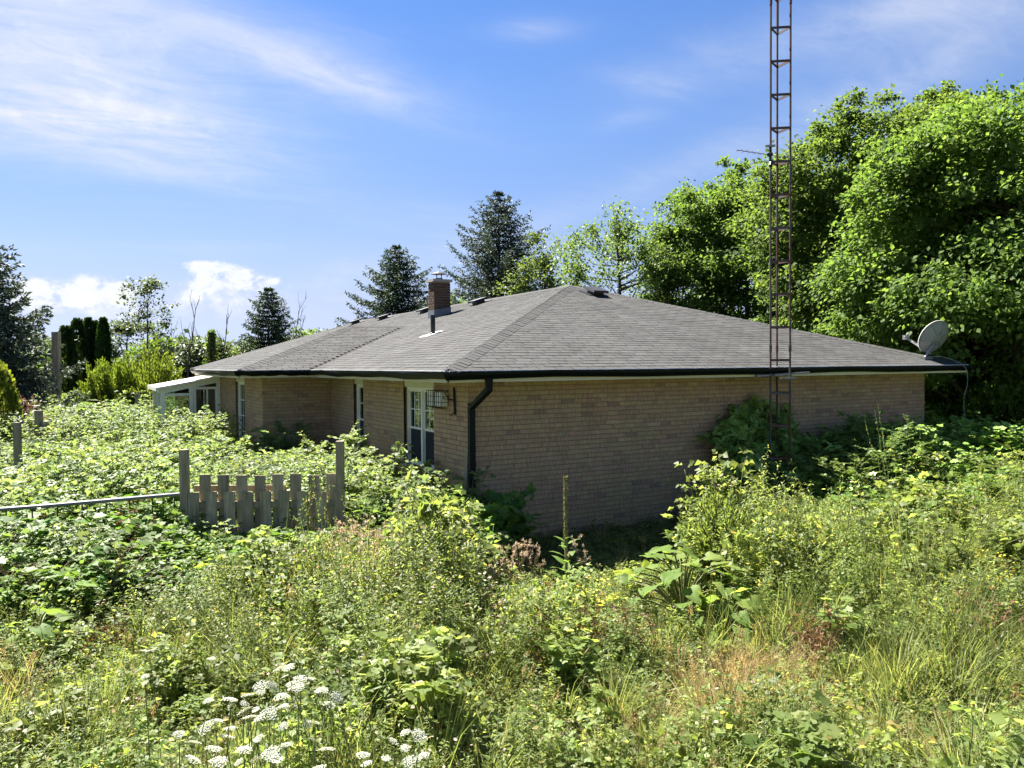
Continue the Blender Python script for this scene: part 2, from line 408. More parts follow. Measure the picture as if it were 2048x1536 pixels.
L['weed_y'] = leaf_mat('yellow_green_weed_leaf', (0.105, 0.165, 0.032), (0.218, 0.268, 0.082), 1.8, 0.50, 0.5, 0.25, 0.5)
L['grass'] = leaf_mat('grass_blade', (0.090, 0.135, 0.034), (0.210, 0.232, 0.090), 1.8, 0.46, 0.5, 0.22, 0.5, (0.28, 0.23, 0.10))
L['dry'] = leaf_mat('dry_grass_blade', (0.27, 0.19, 0.085), (0.52, 0.42, 0.235), 1.2, 0.38, 0.6, 0.25, 0.45)
L['lightened_grape'] = leaf_mat('lightened_grape_leaf', (0.135, 0.250, 0.040), (0.270, 0.395, 0.085), 1.3, 0.12, 0.5, 0.3, 0.25)  # leaf colour lightened to stand in for light in the house shade
L['mullein'] = leaf_mat('mullein_spike', (0.17, 0.17, 0.07), (0.34, 0.32, 0.16), 1.0, 0.15, 0.8, 0.1, 0.1)
L['burdock'] = leaf_mat('burdock_leaf', (0.095, 0.160, 0.030), (0.160, 0.225, 0.050), 1.8, 0.48, 0.6, 0.18, 0.25)
L['umbel'] = leaf_mat('white_floret', (0.46, 0.48, 0.38), (0.60, 0.62, 0.54), 1.0, 0.25, 0.7, 0.1, 0.1, None, 0.1)
L['yellow'] = leaf_mat('yellow_petal', (0.55, 0.40, 0.03), (0.72, 0.55, 0.05), 1.2, 0.3, 0.6, 0.2, 0.3, None, 0.2)
L['thistle'] = leaf_mat('thistle_fluff', (0.32, 0.23, 0.19), (0.60, 0.50, 0.44), 1.1, 0.35, 0.8, 0.1, 0.3, None, 0.2)
L['stem'] = leaf_mat('green_stem', (0.10, 0.12, 0.035), (0.17, 0.19, 0.07), 1.0, 0.1, 0.6, 0.3, 0.4)
L['deadstem'] = leaf_mat('dead_stem', (0.11, 0.066, 0.036), (0.24, 0.165, 0.10), 1.0, 0.08, 0.8, 0.2, 0.4, None, 0.2)
L['deadleaf'] = leaf_mat('dead_leaf', (0.13, 0.060, 0.032), (0.26, 0.15, 0.085), 1.1, 0.3, 0.8, 0.2, 0.4, None, 0.3)
L['red'] = leaf_mat('russet_leaf', (0.060, 0.026, 0.022), (0.12, 0.052, 0.040), 1.4, 0.35, 0.6, 0.3, 0.3)
M['bark'] = flat_mat('bark', (0.075, 0.060, 0.046), 0.95, 0.15, 0, 0.4, 5.0, 0.6)
M['deadwood'] = flat_mat('dead_wood', (0.085, 0.068, 0.060), 0.9, 0.15, 0, 0.3, 5.0, 0.4)
mt, t, out = mat_new('ground'); p = geo_pos(t)
n1 = t.noise(p, 0.35, 6, 0.6); n2 = t.noise(p, 9, 5, 0.65)
c = t.ramp(t.math('ADD', t.math('MULTIPLY', n1, 0.6), t.math('MULTIPLY', n2, 0.4)), [(0.3, (0.030, 0.030, 0.014)), (0.5, (0.055, 0.062, 0.022)), (0.7, (0.10, 0.095, 0.040))])
b = principled(t, c, 0.95, 0.1, 0, bump(t, n2, 0.8, 0.05)); t.link(b.outputs[0], out.inputs[0]); M['ground'] = mt

# ------------------------------------------------------------------ ground
gv = []; gf = []
rings = [0, 4, 8, 12, 18, 26, 40, 60, 100, 200, 500, 1500]
ns = 48
for r_ in rings:
    for k in range(ns):
        a = k*2*math.pi/ns
        x, y = r_*math.cos(a), r_*math.sin(a)
        z = 0.0 if r_ < 4 else (0.02*math.sin(x*0.45 + 1)*math.cos(y*0.38) - 0.01 if r_ < 60 else -0.05)
        gv.append((x - 2, y, z))
for i in range(len(rings)-1):
    for k in range(ns):
        gf.append((i*ns+k, i*ns+(k+1) % ns, (i+1)*ns+(k+1) % ns, (i+1)*ns+k))
o = link('ground', mesh_np('ground', gv, gf, None, True), M['ground']); tag(o, kind='structure')

# ------------------------------------------------------------------ house
HW, OV, SL = 11.15, 0.597, 0.3267        # facade width, eave overhang, roof slope
HF, ZE = 2.5, 2.66                        # fascia bottom, roof edge height
LA, PW, LB = 7.285, 1.55, 13.30           # start of wing, projection of wing, end of wing
WE = LB + 0.60                            # wing eave far side
VEND = 28.0                               # back wall
house = empty('brick_bungalow', (0, 0, 0))
tag(house, 'overgrown brown brick bungalow with grey shingled hip roof and black gutters', 'house')

BL, BH, CO = 0.247, 0.063, 0.0755         # brick length, height, course
brick_me = []
for k in range(16):
    r_ = random.Random(k)
    b = MB(); e = 0.004
    x1, y1, z1 = BL/2, 0.05, BH/2
    tilt = r_.uniform(-0.0018, 0.0018)
    v = [(-x1, y1, -z1), (x1, y1, -z1), (x1, y1, z1), (-x1, y1, z1),
         (-x1, -0.001, -z1), (x1, -0.001, -z1), (x1, -0.001, z1), (-x1, -0.001, z1),
         (-x1+e, -0.005-tilt, -z1+e), (x1-e, -0.005+tilt, -z1+e), (x1-e, -0.005+tilt, z1-e), (-x1+e, -0.005-tilt, z1-e)]
    f = [(0, 1, 5, 4), (1, 2, 6, 5), (2, 3, 7, 6), (3, 0, 4, 7), (4, 5, 9, 8), (5, 6, 10, 9), (6, 7, 11, 10), (7, 4, 8, 11), (8, 9, 10, 11)]
    me = mesh_np('brick', v, f, [r_.random()]*12); me.materials.append(M['brick']); brick_me.append(me)

brick_spots = []      # (distance, parent wall, location, rz)
wall_rest = {}
def brick_wall(name, org, ang, length, height, openings=(), depth=0.10, individual=True, parent=None, rows0=0, label=None):
    """mortar sheet with real openings and reveals, and a list of bricks. Local x runs along the wall, local -y is outward."""
    org = np.array(org, float); ca, sa = math.cos(ang), math.sin(ang)
    def Wd(s, n, z): return (org[0] + s*ca - n*sa, org[1] + s*sa + n*ca, org[2] + z)
    mb = MB()
    mb.add([Wd(0, 0.004, -0.25), Wd(length, 0.004, -0.25), Wd(length, 0.004, 0), Wd(0, 0.004, 0)], [(0, 1, 2, 3)])
    xs = sorted({0, length, *[q for o_ in openings for q in o_[:2]]}); zs = sorted({0, height, *[q for o_ in openings for q in o_[2:]]})
    for i in range(len(xs)-1):
        for j in range(len(zs)-1):
            cx_, cz_ = (xs[i]+xs[i+1])/2, (zs[j]+zs[j+1])/2
            if any(a < cx_ < b_ and c_ < cz_ < d_ for a, b_, c_, d_ in openings): continue
            mb.add([Wd(xs[i], 0.004, zs[j]), Wd(xs[i+1], 0.004, zs[j]), Wd(xs[i+1], 0.004, zs[j+1]), Wd(xs[i], 0.004, zs[j+1])], [(0, 1, 2, 3)])
    for a, b_, c_, d_ in openings:            # reveals
        for (s0, z0), (s1, z1) in (((a, c_), (a, d_)), ((b_, d_), (b_, c_)), ((b_, c_), (a, c_)), ((a, d_), (b_, d_))):
            mb.add([Wd(s0, 0.004, z0), Wd(s1, 0.004, z1), Wd(s1, depth, z1), Wd(s0, depth, z0)], [(0, 1, 2, 3)])
    wall = mb.build(name, M['mortar'], parent if parent is not None else house)
    rest = MB(); joints = MB()
    nrow = int(height/CO)
    for r_ in range(nrow):
        z = r_*CO + CO/2
        off = (0 if r_ % 2 else -0.5)*(BL+0.008)
        k = 0
        while True:
            s0 = off + k*(BL+0.008) + 0.004; s1 = s0 + BL; k += 1
            if s0 > length: break
            if s0 > 0.03 and s0 < length-0.02 and not any(a-0.01 < s0-0.004 < b_+0.01 and z + BH/2 > c_ and z - BH/2 < d_ for a, b_, c_, d_ in openings) and random.random() < 0.8:
                hh = BH*random.uniform(0.3, 0.5); joints.add([Wd(s0-0.008, 0.0005, z-hh), Wd(s0, 0.0005, z-hh), Wd(s0, 0.0005, z+hh), Wd(s0-0.008, 0.0005, z+hh)], [(0, 1, 2, 3)])
            segs = [(max(s0, -0.004), min(s1, length+0.004))]
            for a, b_, c_, d_ in openings:
                if z + BH/2 > c_ and z - BH/2 < d_:
                    new = []
                    for p0, p1 in segs:
                        if p1 <= a or p0 >= b_: new.append((p0, p1))
                        else:
                            if p0 < a - 0.03: new.append((p0, a))
                            if p1 > b_ + 0.03: new.append((b_, p1))
                    segs = new
            for p0, p1 in segs:
                if p1 - p0 < 0.03: continue
                pr = random.gauss(0, 0.0012)
                if individual and p1 - p0 > BL - 1e-4 and z > 0.25:
                    c_ = np.array(Wd((p0+p1)/2, pr, z))
                    brick_spots.append((float(np.linalg.norm(c_ - CAM)), wall, c_, ang, (Wd, p0, p1, z, pr), rest))
                else: brick_box(rest, Wd, p0, p1, z, pr)
    if joints.v: tag(joints.build('mortar_joints', M['perpend'], wall), kind='stuff')
    wall_rest[wall.name] = (wall, rest)
    return wall
def brick_box(rest, Wd, p0, p1, z, pr):
    e = 0.004; z0, z1 = z-BH/2, z+BH/2; y0 = -0.001+pr; y1 = -0.005+pr
    v = [Wd(p0, 0.05, z0), Wd(p1, 0.05, z0), Wd(p1, 0.05, z1), Wd(p0, 0.05, z1), Wd(p0, y0, z0), Wd(p1, y0, z0), Wd(p1, y0, z1), Wd(p0, y0, z1),
         Wd(p0+e, y1, z0+e), Wd(p1-e, y1, z0+e), Wd(p1-e, y1, z1-e), Wd(p0+e, y1, z1-e)]
    rest.add(v, [(0, 1, 5, 4), (1, 2, 6, 5), (2, 3, 7, 6), (3, 0, 4, 7), (4, 5, 9, 8), (5, 6, 10, 9), (6, 7, 11, 10), (7, 4, 8, 11), (8, 9, 10, 11)], random.random())

# right facade faces -y; local x = +x
brick_wall('front_wall', (0, 0, 0), 0.0, HW, HF)
# left wall faces -x: local x must run -y direction so that outward (-local y) is -x  -> angle -90 deg, origin at far end
def lv_open(v0, v1, z0, z1, vfar): return (vfar - v1, vfar - v0, z0, HF)
W1 = (1.29, 2.66, 1.0, 2.36); W2 = (4.93, 5.58, 0.95, 2.36); W3 = (9.40, 10.72, 0.62, 2.36)
brick_wall('left_wall', (0, LA, 0), -math.pi/2, LA, HF, [lv_open(W1[0], W1[1], W1[2], W1[3], LA), lv_open(W2[0], W2[1], W2[2], W2[3], LA)])
brick_wall('wing_side_wall', (-PW, LA, 0), 0.0, PW, HF, individual=False)
brick_wall('wing_end_wall', (-PW, LB, 0), -math.pi/2, LB-LA, HF, [lv_open(W3[0], W3[1], W3[2], W3[3], LB)], individual=False)
# plain outer walls out of sight
mb = MB()
mb.add([(HW, 0.004, 0), (HW, VEND, 0), (HW, VEND, HF), (HW, 0.004, HF)], [(0, 1, 2, 3)])
mb.add([(0, VEND, 0), (HW, VEND, 0), (HW, VEND, HF), (0, VEND, HF)], [(0, 1, 2, 3)])
mb.add([(0, LB, 0), (0, VEND, 0), (0, VEND, HF), (0, LB, HF)], [(0, 1, 2, 3)])
mb.add([(-PW, LB, 0), (0, LB, 0), (0, LB, HF), (-PW, LB, HF)], [(0, 1, 2, 3)])
mb.build('rear_wall', M['mortar'], house)

brick_spots.sort(key=lambda q: q[0])
for i, (dist, wall, c_, ang, args, rest) in enumerate(brick_spots):
    if i < 290:
        o = bpy.data.objects.new('brick', brick_me[random.randrange(16)]); COL.objects.link(o)
        o.parent = wall; o.location = c_; o.rotation_euler = (0, 0, ang)
    else: brick_box(rest, *args)
for wn, (wall, rest) in wall_rest.items():
    if not rest.v: continue
    o = rest.build('brickwork', M['brick'], wall); tag(o, kind='stuff')

# windows: frame, sashes, muntins, panes
def window_left(u, spec, lights, name='window', header=True, grid=(2, 2), single=False, depth=0.10):
    v0, v1, z0, z1 = spec
    xo = u + depth                         # plane of the frame, set back in the reveal
    mb = MB(); fw = 0.042
    mb.box((xo-0.03, v0, z0), (xo+0.05, v0+fw, z1)); mb.box((xo-0.03, v1-fw, z0), (xo+0.05, v1, z1))
    mb.box((xo-0.03, v0+fw, z0), (xo+0.05, v1-fw, z0+fw)); mb.box((xo-0.03, v0+fw, z1-0.05), (xo+0.05, v1-fw, z1))
    n = lights; w = (v1-v0-2*fw)/n
    for k in range(1, n): mb.box((xo-0.035, v0+fw+k*w-0.032, z0+fw), (xo+0.05, v0+fw+k*w+0.032, z1-0.05))
    win = mb.build(name, M['white'], house)
    if header:
        MB().box((u+0.02, v0-0.0, z1+0.002), (u+depth, v1+0.0, HF-0.002)).build('header_panel', M['cream'], win)
    MB().box((u-0.03, v0-0.02, z0-0.055), (xo+0.0, v1+0.02, z0-0.004)).build('sill', M['concrete'], win)
    zm = z0 + (z1-z0)*0.46
    for k in range(n):
        a = v0+fw+k*w+(0.032 if k else 0.0); b_ = v0+fw+(k+1)*w-(0.032 if k < n-1 else 0.0)
        if single: parts_ = ((z0+fw, z1-0.05, 0.0),)
        else: parts_ = ((z0+fw, zm, 0.02), (zm, z1-0.05, 0.0))
        for (c_, d_, dx) in parts_:
            s = MB(); q = 0.027; xx = xo+dx
            s.box((xx, a, c_), (xx+0.03, a+q, d_)); s.box((xx, b_-q, c_), (xx+0.03, b_, d_))
            s.box((xx, a+q, c_), (xx+0.03, b_-q, c_+q)); s.box((xx, a+q, d_-q), (xx+0.03, b_-q, d_))
            s.build('sash', M['white'], win)
            gcol, grow = grid if (dx == 0.0) else (1, 1)
            g_ = MB()
            for i in range(1, gcol): yy = a+q+(b_-a-2*q)*i/gcol; g_.box((xx+0.008, yy-0.009, c_+q), (xx+0.02, yy+0.009, d_-q))
            for j in range(1, grow): zz = c_+q+(d_-c_-2*q)*j/grow; g_.box((xx+0.0085, a+q, zz-0.009), (xx+0.0195, b_-q, zz+0.009))
            if g_.v: g_.build('muntin', M['white'], win)
            if dx > 0: MB().box((xx-0.004, a+q*0.5, c_+q*0.5), (xx-0.002, b_-q*0.5, d_-q*0.5)).build('insect_screen', M['screen'], win)
            MB().box((xx+0.012, a+q*0.5, c_+q*0.5), (xx+0.0165, b_-q*0.5, d_-q*0.5)).build('pane', M['glass'], win)
    # dim room behind
    rm = MB(); xb = xo+2.6
    va, vb, za, zb = v0-0.6, v1+0.6, 0.0, HF-0.05
    rm.add([(xo+0.08, va, za), (xb, va, za), (xb, vb, za), (xo+0.08, vb, za), (xo+0.08, va, zb), (xb, va, zb), (xb, vb, zb), (xo+0.08, vb, zb)],
           [(0, 1, 2, 3), (4, 7, 6, 5), (0, 4, 5, 1), (1, 5, 6, 2), (2, 6, 7, 3)])
    rm.build('room', M['interior'], win)
    return win
w1 = window_left(0.0, W1, 2, grid=(3, 2)); w2 = window_left(0.0, W2, 1, grid=(2, 2)); w3 = window_left(-PW, W3, 1, grid=(3, 4), single=True)
w1['label'] = 'tall white double window nearest the front corner'; w2['label'] = 'narrow white window deep in its reveal'; w3['label'] = 'white many-paned window beside the sunroom'

# roof ------------------------------------------------------------
half = HW/2 + OV; ZR = ZE + SL*half
wh = (WE - (LA-OV))/2; ZWR = ZE + SL*wh
y0r, y1r = -OV, VEND+OV
def rz(t): return ZE + SL*t
dk = MB(); e = 0.012
A = (-OV, -OV, ZE-e); B = (HW+OV, -OV, ZE-e); Cc = (HW+OV, y1r, ZE-e); D = (-OV, y1r, ZE-e)
rA = (HW/2, HW/2, ZR-e); rB = (HW/2, y1r-half, ZR-e)
dk.add([A, B, rA], [(0, 1, 2)]); dk.add([B, Cc, rB, rA], [(0, 1, 2, 3)]); dk.add([Cc, D, rB], [(0, 1, 2)]); dk.add([D, A, rA, rB], [(0, 1, 2, 3)])
wa = (-PW-OV, LA-OV, ZE-e); wb = (-PW-OV, WE, ZE-e); wr0 = (-PW-OV+wh, LA-OV+wh, ZWR-e); wr1 = (-OV+wh, LA-OV+wh, ZWR-e)
va_ = (-OV, LA-OV, ZE-e); vb_ = (-OV, WE, ZE-e)
dk.add([wa, va_, wr1, wr0], [(0, 1, 2, 3)]); dk.add([wb, wa, wr0], [(0, 1, 2)]); dk.add([vb_, wb, wr0, wr1], [(0, 1, 2, 3)])
roof = dk.build('roof', M['deck'], house)

EX = 0.145; th = math.atan(SL); RUN = EX*math.cos(th); TABW = 0.305
tab_me = []
for k in range(12):
    r_ = random.Random(100+k)
    w = TABW/2 - 0.006; h0 = 0.0075 + r_.uniform(-0.002, 0.002)
    # local: x along eave, y up the slope (in slope plane), z normal
    d0 = r_.uniform(-0.004, 0.004); d1 = r_.uniform(-0.004, 0.004)
    v = [(-w, d0, 0), (w, d1, 0), (w, EX+0.02, 0), (-w, EX+0.02, 0), (-w, d0, h0), (w, d1, h0), (w, EX+0.02, 0.002), (-w, EX+0.02, 0.002)]
    me = mesh_np('shingle', v, [(4, 5, 6, 7), (0, 1, 5, 4), (1, 2, 6, 5), (3, 0, 4, 7)], [min(1, max(0, r_.gauss(0.5, 0.27)))]*8)
    me.materials.append(M['shingle']); tab_me.append(me)
tabs = []
def shingle_slope(org, adir, bdir, tmax, ranges):
    """org: eave start; adir along the eave; bdir uphill in plan"""
    org = np.array(org, float); a3 = np.array([*adir, 0.0]); b3 = np.array([*bdir, 0.0])
    up = b3*math.cos(th) + np.array([0, 0, math.sin(th)]); nrm = np.cross(a3, up)
    if nrm[2] < 0: nrm = -nrm
    rowi = 0; t_ = 0.0
    while t_ < tmax - 0.03:
        for s0, s1 in ranges(t_):
            off = (rowi % 2)*TABW*0.5 + (rowi % 3)*0.03
            k0 = math.floor((s0-off)/TABW)
            s = off + k0*TABW
            while s < s1:
                p0, p1 = max(s, s0), min(s+TABW, s1)
                if p1 - p0 > 0.05:
                    c_ = org + a3*((p0+p1)/2) + b3*t_ + np.array([0, 0, SL*t_])
                    tabs.append((float(np.linalg.norm(c_ - CAM)), c_, a3, up, nrm, p1-p0))
                s += TABW
        t_ += RUN; rowi += 1
shingle_slope((0, -OV, ZE), (1, 0), (0, 1), half, lambda q: [(-OV+q+RUN*1.08, HW+OV-q-RUN*1.08)])
def left_ranges(q):
    if q < wh: return [(-OV+q+RUN*1.08, LA-OV+q), (WE-q, y1r-q)]
    return [(-OV+q+RUN*1.08, y1r-q)]
shingle_slope((-OV, 0, ZE), (0, 1), (1, 0), half, left_ranges)
shingle_slope((0, LA-OV, ZE), (1, 0), (0, 1), wh, lambda q: [(-PW-OV+q+RUN*1.08, -OV+q)])
shingle_slope((-PW-OV, 0, ZE), (0, 1), (1, 0), wh, lambda q: [(LA-OV+q+RUN*1.08, WE-q-RUN*1.08)])
tabs.sort(key=lambda q: q[0])
rest = MB()
for i, (dist, c_, a3, up, nrm, w) in enumerate(tabs):
    me = tab_me[random.randrange(12)]
    if i < 290:
        o = bpy.data.objects.new('shingle', me); COL.objects.link(o); o.parent = roof
        mw_ = Matrix.Identity(4)
        for r_ in range(3):
            mw_[r_][0] = a3[r_]*w/TABW; mw_[r_][1] = up[r_]; mw_[r_][2] = nrm[r_]; mw_[r_][3] = c_[r_]
        o.matrix_world = mw_
    else:
        h0 = 0.0075 + random.uniform(-0.002, 0.002); d0 = random.uniform(-0.004, 0.004); hw = w/2-0.006
        v = [c_-a3*hw+up*d0, c_+a3*hw+up*d0, c_+a3*hw+up*(EX+0.02), c_-a3*hw+up*(EX+0.02)]
        v += [v[0]+nrm*h0, v[1]+nrm*h0, v[2]+nrm*0.002, v[3]+nrm*0.002]
        rest.add(v, [(4, 5, 6, 7), (0, 1, 5, 4), (1, 2, 6, 5), (3, 0, 4, 7)], min(1, max(0, random.gauss(0.5, 0.27))))
o = rest.build('shingle_courses', M['shingle'], roof); tag(o, kind='stuff')

def hip_caps(p0, p1, n1, n2, individual=True, step=0.14):
    """overlapping folded caps from p0 up to p1; n1, n2 are the plan directions that lead down each slope's side"""
    p0 = np.array(p0, float); p1 = np.array(p1, float); d = p1 - p0; ln = np.linalg.norm(d); d /= ln
    sides = []
    for nn in (n1, n2):
        q = np.array(nn, float); q = q - d*(q @ d); q /= np.linalg.norm(q); sides.append(q)
    up = np.cross(sides[0], d); up = up if up[2] > 0 else -up
    nz = np.array([0, 0, 1.0])
    wdt = 0.155
    me_v = []
    for (dd, lift) in ((0.0, 0.017), (step+0.035, 0.010)):
        me_v += [sides[0]*wdt + d*dd + nz*(lift-0.006), d*dd + nz*(lift+0.012), sides[1]*wdt + d*dd + nz*(lift-0.006)]
    low = [sides[0]*wdt + nz*0.0, nz*0.012, sides[1]*wdt + nz*0.0]
    vv = me_v + low
    ff = [(0, 1, 4, 3), (1, 2, 5, 4), (6, 7, 1, 0), (7, 8, 2, 1)]
    meshes = []
    for k in range(4):
        me = mesh_np('hip_cap', vv, ff, [0.25 + 0.18*k]*9); me.materials.append(M['shingle']); meshes.append(me)
    n = int(ln/step); joined = MB()
    for i in range(n):
        c_ = p0 + d*(i*step)
        if individual:
            o = bpy.data.objects.new('hip_cap', meshes[random.randrange(4)]); COL.objects.link(o); o.parent = roof
            o.location = c_ + np.array([0, 0, random.uniform(-0.002, 0.003)])
        else: joined.add([np.array(q) + c_ for q in vv], ff, random.uniform(0.2, 0.8))
    if not individual: joined.build('ridge_cap', M['shingle'], roof)
sq = SL
hip_caps((-OV+0.03, -OV+0.03, ZE+0.01), (HW/2, HW/2, ZR), (1, 0, 0), (0, 1, 0))
hip_caps((HW+OV-0.03, -OV+0.03, ZE+0.01), (HW/2, HW/2, ZR), (-1, 0, 0), (0, 1, 0))
hip_caps((-PW-OV+0.03, LA-OV+0.03, ZE+0.01), (-PW-OV+wh, LA-OV+wh, ZWR), (1, 0, 0), (0, 1, 0))
hip_caps((-PW-OV+0.03, WE-0.03, ZE+0.01), (-PW-OV+wh, WE-wh, ZWR), (1, 0, 0), (0, -1, 0), False)
hip_caps((HW/2, y1r-half, ZR), (HW/2, HW/2, ZR), (1, 0, -SL), (-1, 0, -SL), False)
hip_caps((-OV+wh, LA-OV+wh, ZWR), (-PW-OV+wh, LA-OV+wh, ZWR), (0, -1, -SL), (0, 1, -SL), False)
# dark valley flashing between wing and main slope
vl = MB(); p0 = np.array([-OV, LA-OV, ZE]); p1 = np.array([-OV+wh, LA-OV+wh, ZWR])
vl.bar(p0+np.array([0.02, 0.02, 0.004]), p1+np.array([0, 0, 0.004]), 0.05, 0.016); vl.build('valley_flashing', M['deck'], roof)

# eaves: fascia, soffit, gutter, drip edge
eaves = [((-OV, -OV), (HW+OV, -OV), (0, -1)), ((-OV, LA-OV), (-OV, -OV), (-1, 0)), ((-PW-OV, LA-OV), (-OV, LA-OV), (0, -1)),
         ((-PW-OV, WE), (-PW-OV, LA-OV), (-1, 0))]
sof = MB()
sof.add([(-OV, -OV, HF+0.012), (HW+OV, -OV, HF+0.012), (HW+OV, 0.03, HF+0.012), (-OV, 0.03, HF+0.012)], [(3, 2, 1, 0)])
sof.add([(-OV, 0.03, HF+0.012), (0.03, 0.03, HF+0.012), (0.03, LA, HF+0.012), (-OV, LA, HF+0.012)], [(3, 2, 1, 0)])
sof.add([(-PW-OV, LA-OV, HF+0.014), (-OV, LA-OV, HF+0.014), (-OV, LA+0.03, HF+0.014), (-PW-OV, LA+0.03, HF+0.014)], [(3, 2, 1, 0)])
sof.add([(-PW-OV, LA+0.03, HF+0.012), (-PW+0.03, LA+0.03, HF+0.012), (-PW+0.03, WE, HF+0.012), (-PW-OV, WE, HF+0.012)], [(3, 2, 1, 0)])
sof.add([(HW, 0.03, HF+0.012), (HW+OV, 0.03, HF+0.012), (HW+OV, VEND, HF+0.012), (HW, VEND, HF+0.012)], [(3, 2, 1, 0)])
sof.build('soffit', M['cream'], house)
fs = MB(); fs.box((HW+OV-0.02, -OV+0.003, HF), (HW+OV, VEND, ZE-0.02)); fs.build('fascia', M['cream'], house)
gp = [(0.0, 0.045), (0.055, 0.045), (0.075, 0.075), (0.105, 0.11), (0.112, 0.150), (0.098, 0.150), (0.090, 0.112), (0.06, 0.062), (0.004, 0.062), (0.0, 0.1)]   # (out, up) profile
for (a, b_, nrm) in eaves:
    a = np.array(a); b_ = np.array(b_); nrm = np.array(nrm); d = (b_-a)/np.linalg.norm(b_-a)
    fs = MB(); q0 = a - nrm*0.02; q1 = b_ - nrm*0.0
    xs = sorted([a[0], b_[0], a[0]-nrm[0]*0.02, b_[0]-nrm[0]*0.02]); ys = sorted([a[1], b_[1], a[1]-nrm[1]*0.02, b_[1]-nrm[1]*0.02])
    fs.box((xs[0], ys[0], HF), (xs[-1], ys[-1], ZE-0.02)); fs.build('fascia', M['cream'], house)
    gt = MB()
    def exten(end, sgn, outq):   # mitre at outer corners, butt at the inner corner
        return end + d*sgn*outq
    a_out = tuple(a) in ((-OV, -OV), (-PW-OV, LA-OV), (-PW-OV, WE)); b_out = tuple(b_) in ((-OV, -OV), (-PW-OV, LA-OV), (HW+OV, -OV))
    ring0 = []; ring1 = []
    segs = 14
    rows = []
    for k in range(segs+1):
        row = []
        for (oq, uq) in gp:
            s0 = exten(a, -1, oq if a_out else -oq); s1 = exten(b_, 1, oq if b_out else -oq)
            pt = s0 + (s1-s0)*k/segs
            wob = 0.009*math.sin(k*1.7 + a[0]*3) + 0.008*math.sin(k*0.9+a[1])
            row.append((pt[0]+nrm[0]*(oq+0.002), pt[1]+nrm[1]*(oq+0.002), HF+uq+wob))
        rows.append(row)
    n = len(gp); vv = [q for row in rows for q in row]; ff = []
    for k in range(segs):
        for j in range(n-1): ff.append((k*n+j, k*n+j+1, (k+1)*n+j+1, (k+1)*n+j))
    ff.append(tuple(range(n))); ff.append(tuple(segs*n+j for j in range(n))[::-1])
    gt.add(vv, ff); gt.build('gutter', M['gutter'], house)
    de = MB(); lo = a + nrm*0.0; 
    pa = a + nrm*0.012 + d*0.02; pb = b_ + nrm*0.012 - d*0.02
    de.bar((pa[0], pa[1], ZE+0.004), (pb[0], pb[1], ZE+0.004), 0.045, 0.012); de.build('drip_edge', M['drip'], house)

# downspout at the front corner, with offset elbows
ds = MB()
pts = [(0.02, -OV-0.055, 2.56), (0.02, -OV-0.055, 2.40), (0.03, -0.055, 2.10), (0.03, -0.055, 0.15)]
def rect_sweep(mb, pts, w, h):
    pts = [np.array(q, float) for q in pts]
    rows = []
    for i, q in enumerate(pts):
        t0 = pts[min(i+1, len(pts)-1)] - pts[max(i-1, 0)]; t0 /= np.linalg.norm(t0)
        s = np.array([1.0, 0, 0]); u = np.cross(t0, s); u /= np.linalg.norm(u)
        rows.append([q+s*w/2+u*h/2, q-s*w/2+u*h/2, q-s*w/2-u*h/2, q+s*w/2-u*h/2])
    vv = [x for r_ in rows for x in r_]; ff = []
    for k in range(len(pts)-1):
        for j in range(4): ff.append((k*4+j, k*4+(j+1) % 4, (k+1)*4+(j+1) % 4, (k+1)*4+j))
    ff.append((0, 1, 2, 3)); ff.append(tuple(len(vv)-4+j for j in range(4))[::-1])
    mb.add(vv, ff)
rect_sweep(ds, pts, 0.095, 0.075)
for z in (1.5, 2.16): ds.box((-0.022, -0.096, z-0.012), (0.082, -0.012, z+0.012))
ds.build('downspout', M['gutter'], house)

# chimney (a part of the house): brick stack, cap slab, metal rain cap, flashing
cx0, cx1, cy0, cy1, ct = 3.74, 4.24, 9.85, 10.28, 5.12
core = MB().box((cx0+0.008, cy0+0.008, 3.8), (cx1-0.008, cy1-0.008, ct))
chim = core.build('chimney', M['mortar'], house)
cb = MB()
nrow = int((ct-3.95)/CO)
def chim_face(org, ang, length):
    ca, sa = math.cos(ang), math.sin(ang)
    def Wd(s, n_, z): return (org[0]+s*ca-n_*sa, org[1]+s*sa+n_*ca, 3.95+z)
    for r_ in range(nrow):
        s = -0.5*(r_ % 2)*(BL+0.008)
        while s < length:
            p0, p1 = max(0, s), min(length, s+BL)
            if p1-p0 > 0.03: brick_box(cb, Wd, p0, p1, r_*CO+CO/2, random.gauss(0, 0.001))
            s += BL+0.008
chim_face((cx0, cy0), 0.0, cx1-cx0); chim_face((cx0, cy1), -math.pi/2, cy1-cy0); chim_face((cx1, cy0), math.pi/2, cy1-cy0); chim_face((cx1, cy1), math.pi, cx1-cx0)
o = cb.build('chimney_bricks', M['chimney_brick'], chim); tag(o, kind='stuff')
MB().box((cx0-0.05, cy0-0.05, ct), (cx1+0.05, cy1+0.05, ct+0.07)).build('cap_slab', M['concrete'], chim)
rc = MB(); mx, my = (cx0+cx1)/2, (cy0+cy1)/2
rc.tube([(mx, my, ct+0.07), (mx, my, ct+0.12)], 0.10, 10)
for a in range(4): rc.bar((mx+0.09*math.cos(a*math.pi/2+.4), my+0.09*math.sin(a*math.pi/2+.4), ct+0.1), (mx+0.10*math.cos(a*math.pi/2+.4), my+0.10*math.sin(a*math.pi/2+.4), ct+0.235), 0.018, 0.018)
cone = [(mx+0.24*math.cos(k*math.pi/6), my+0.24*math.sin(k*math.pi/6), ct+0.235) for k in range(12)] + [(mx, my, ct+0.33)]
rc.add(cone, [(k, (k+1) % 12, 12) for k in range(12)] + [tuple(range(12))[::-1]])
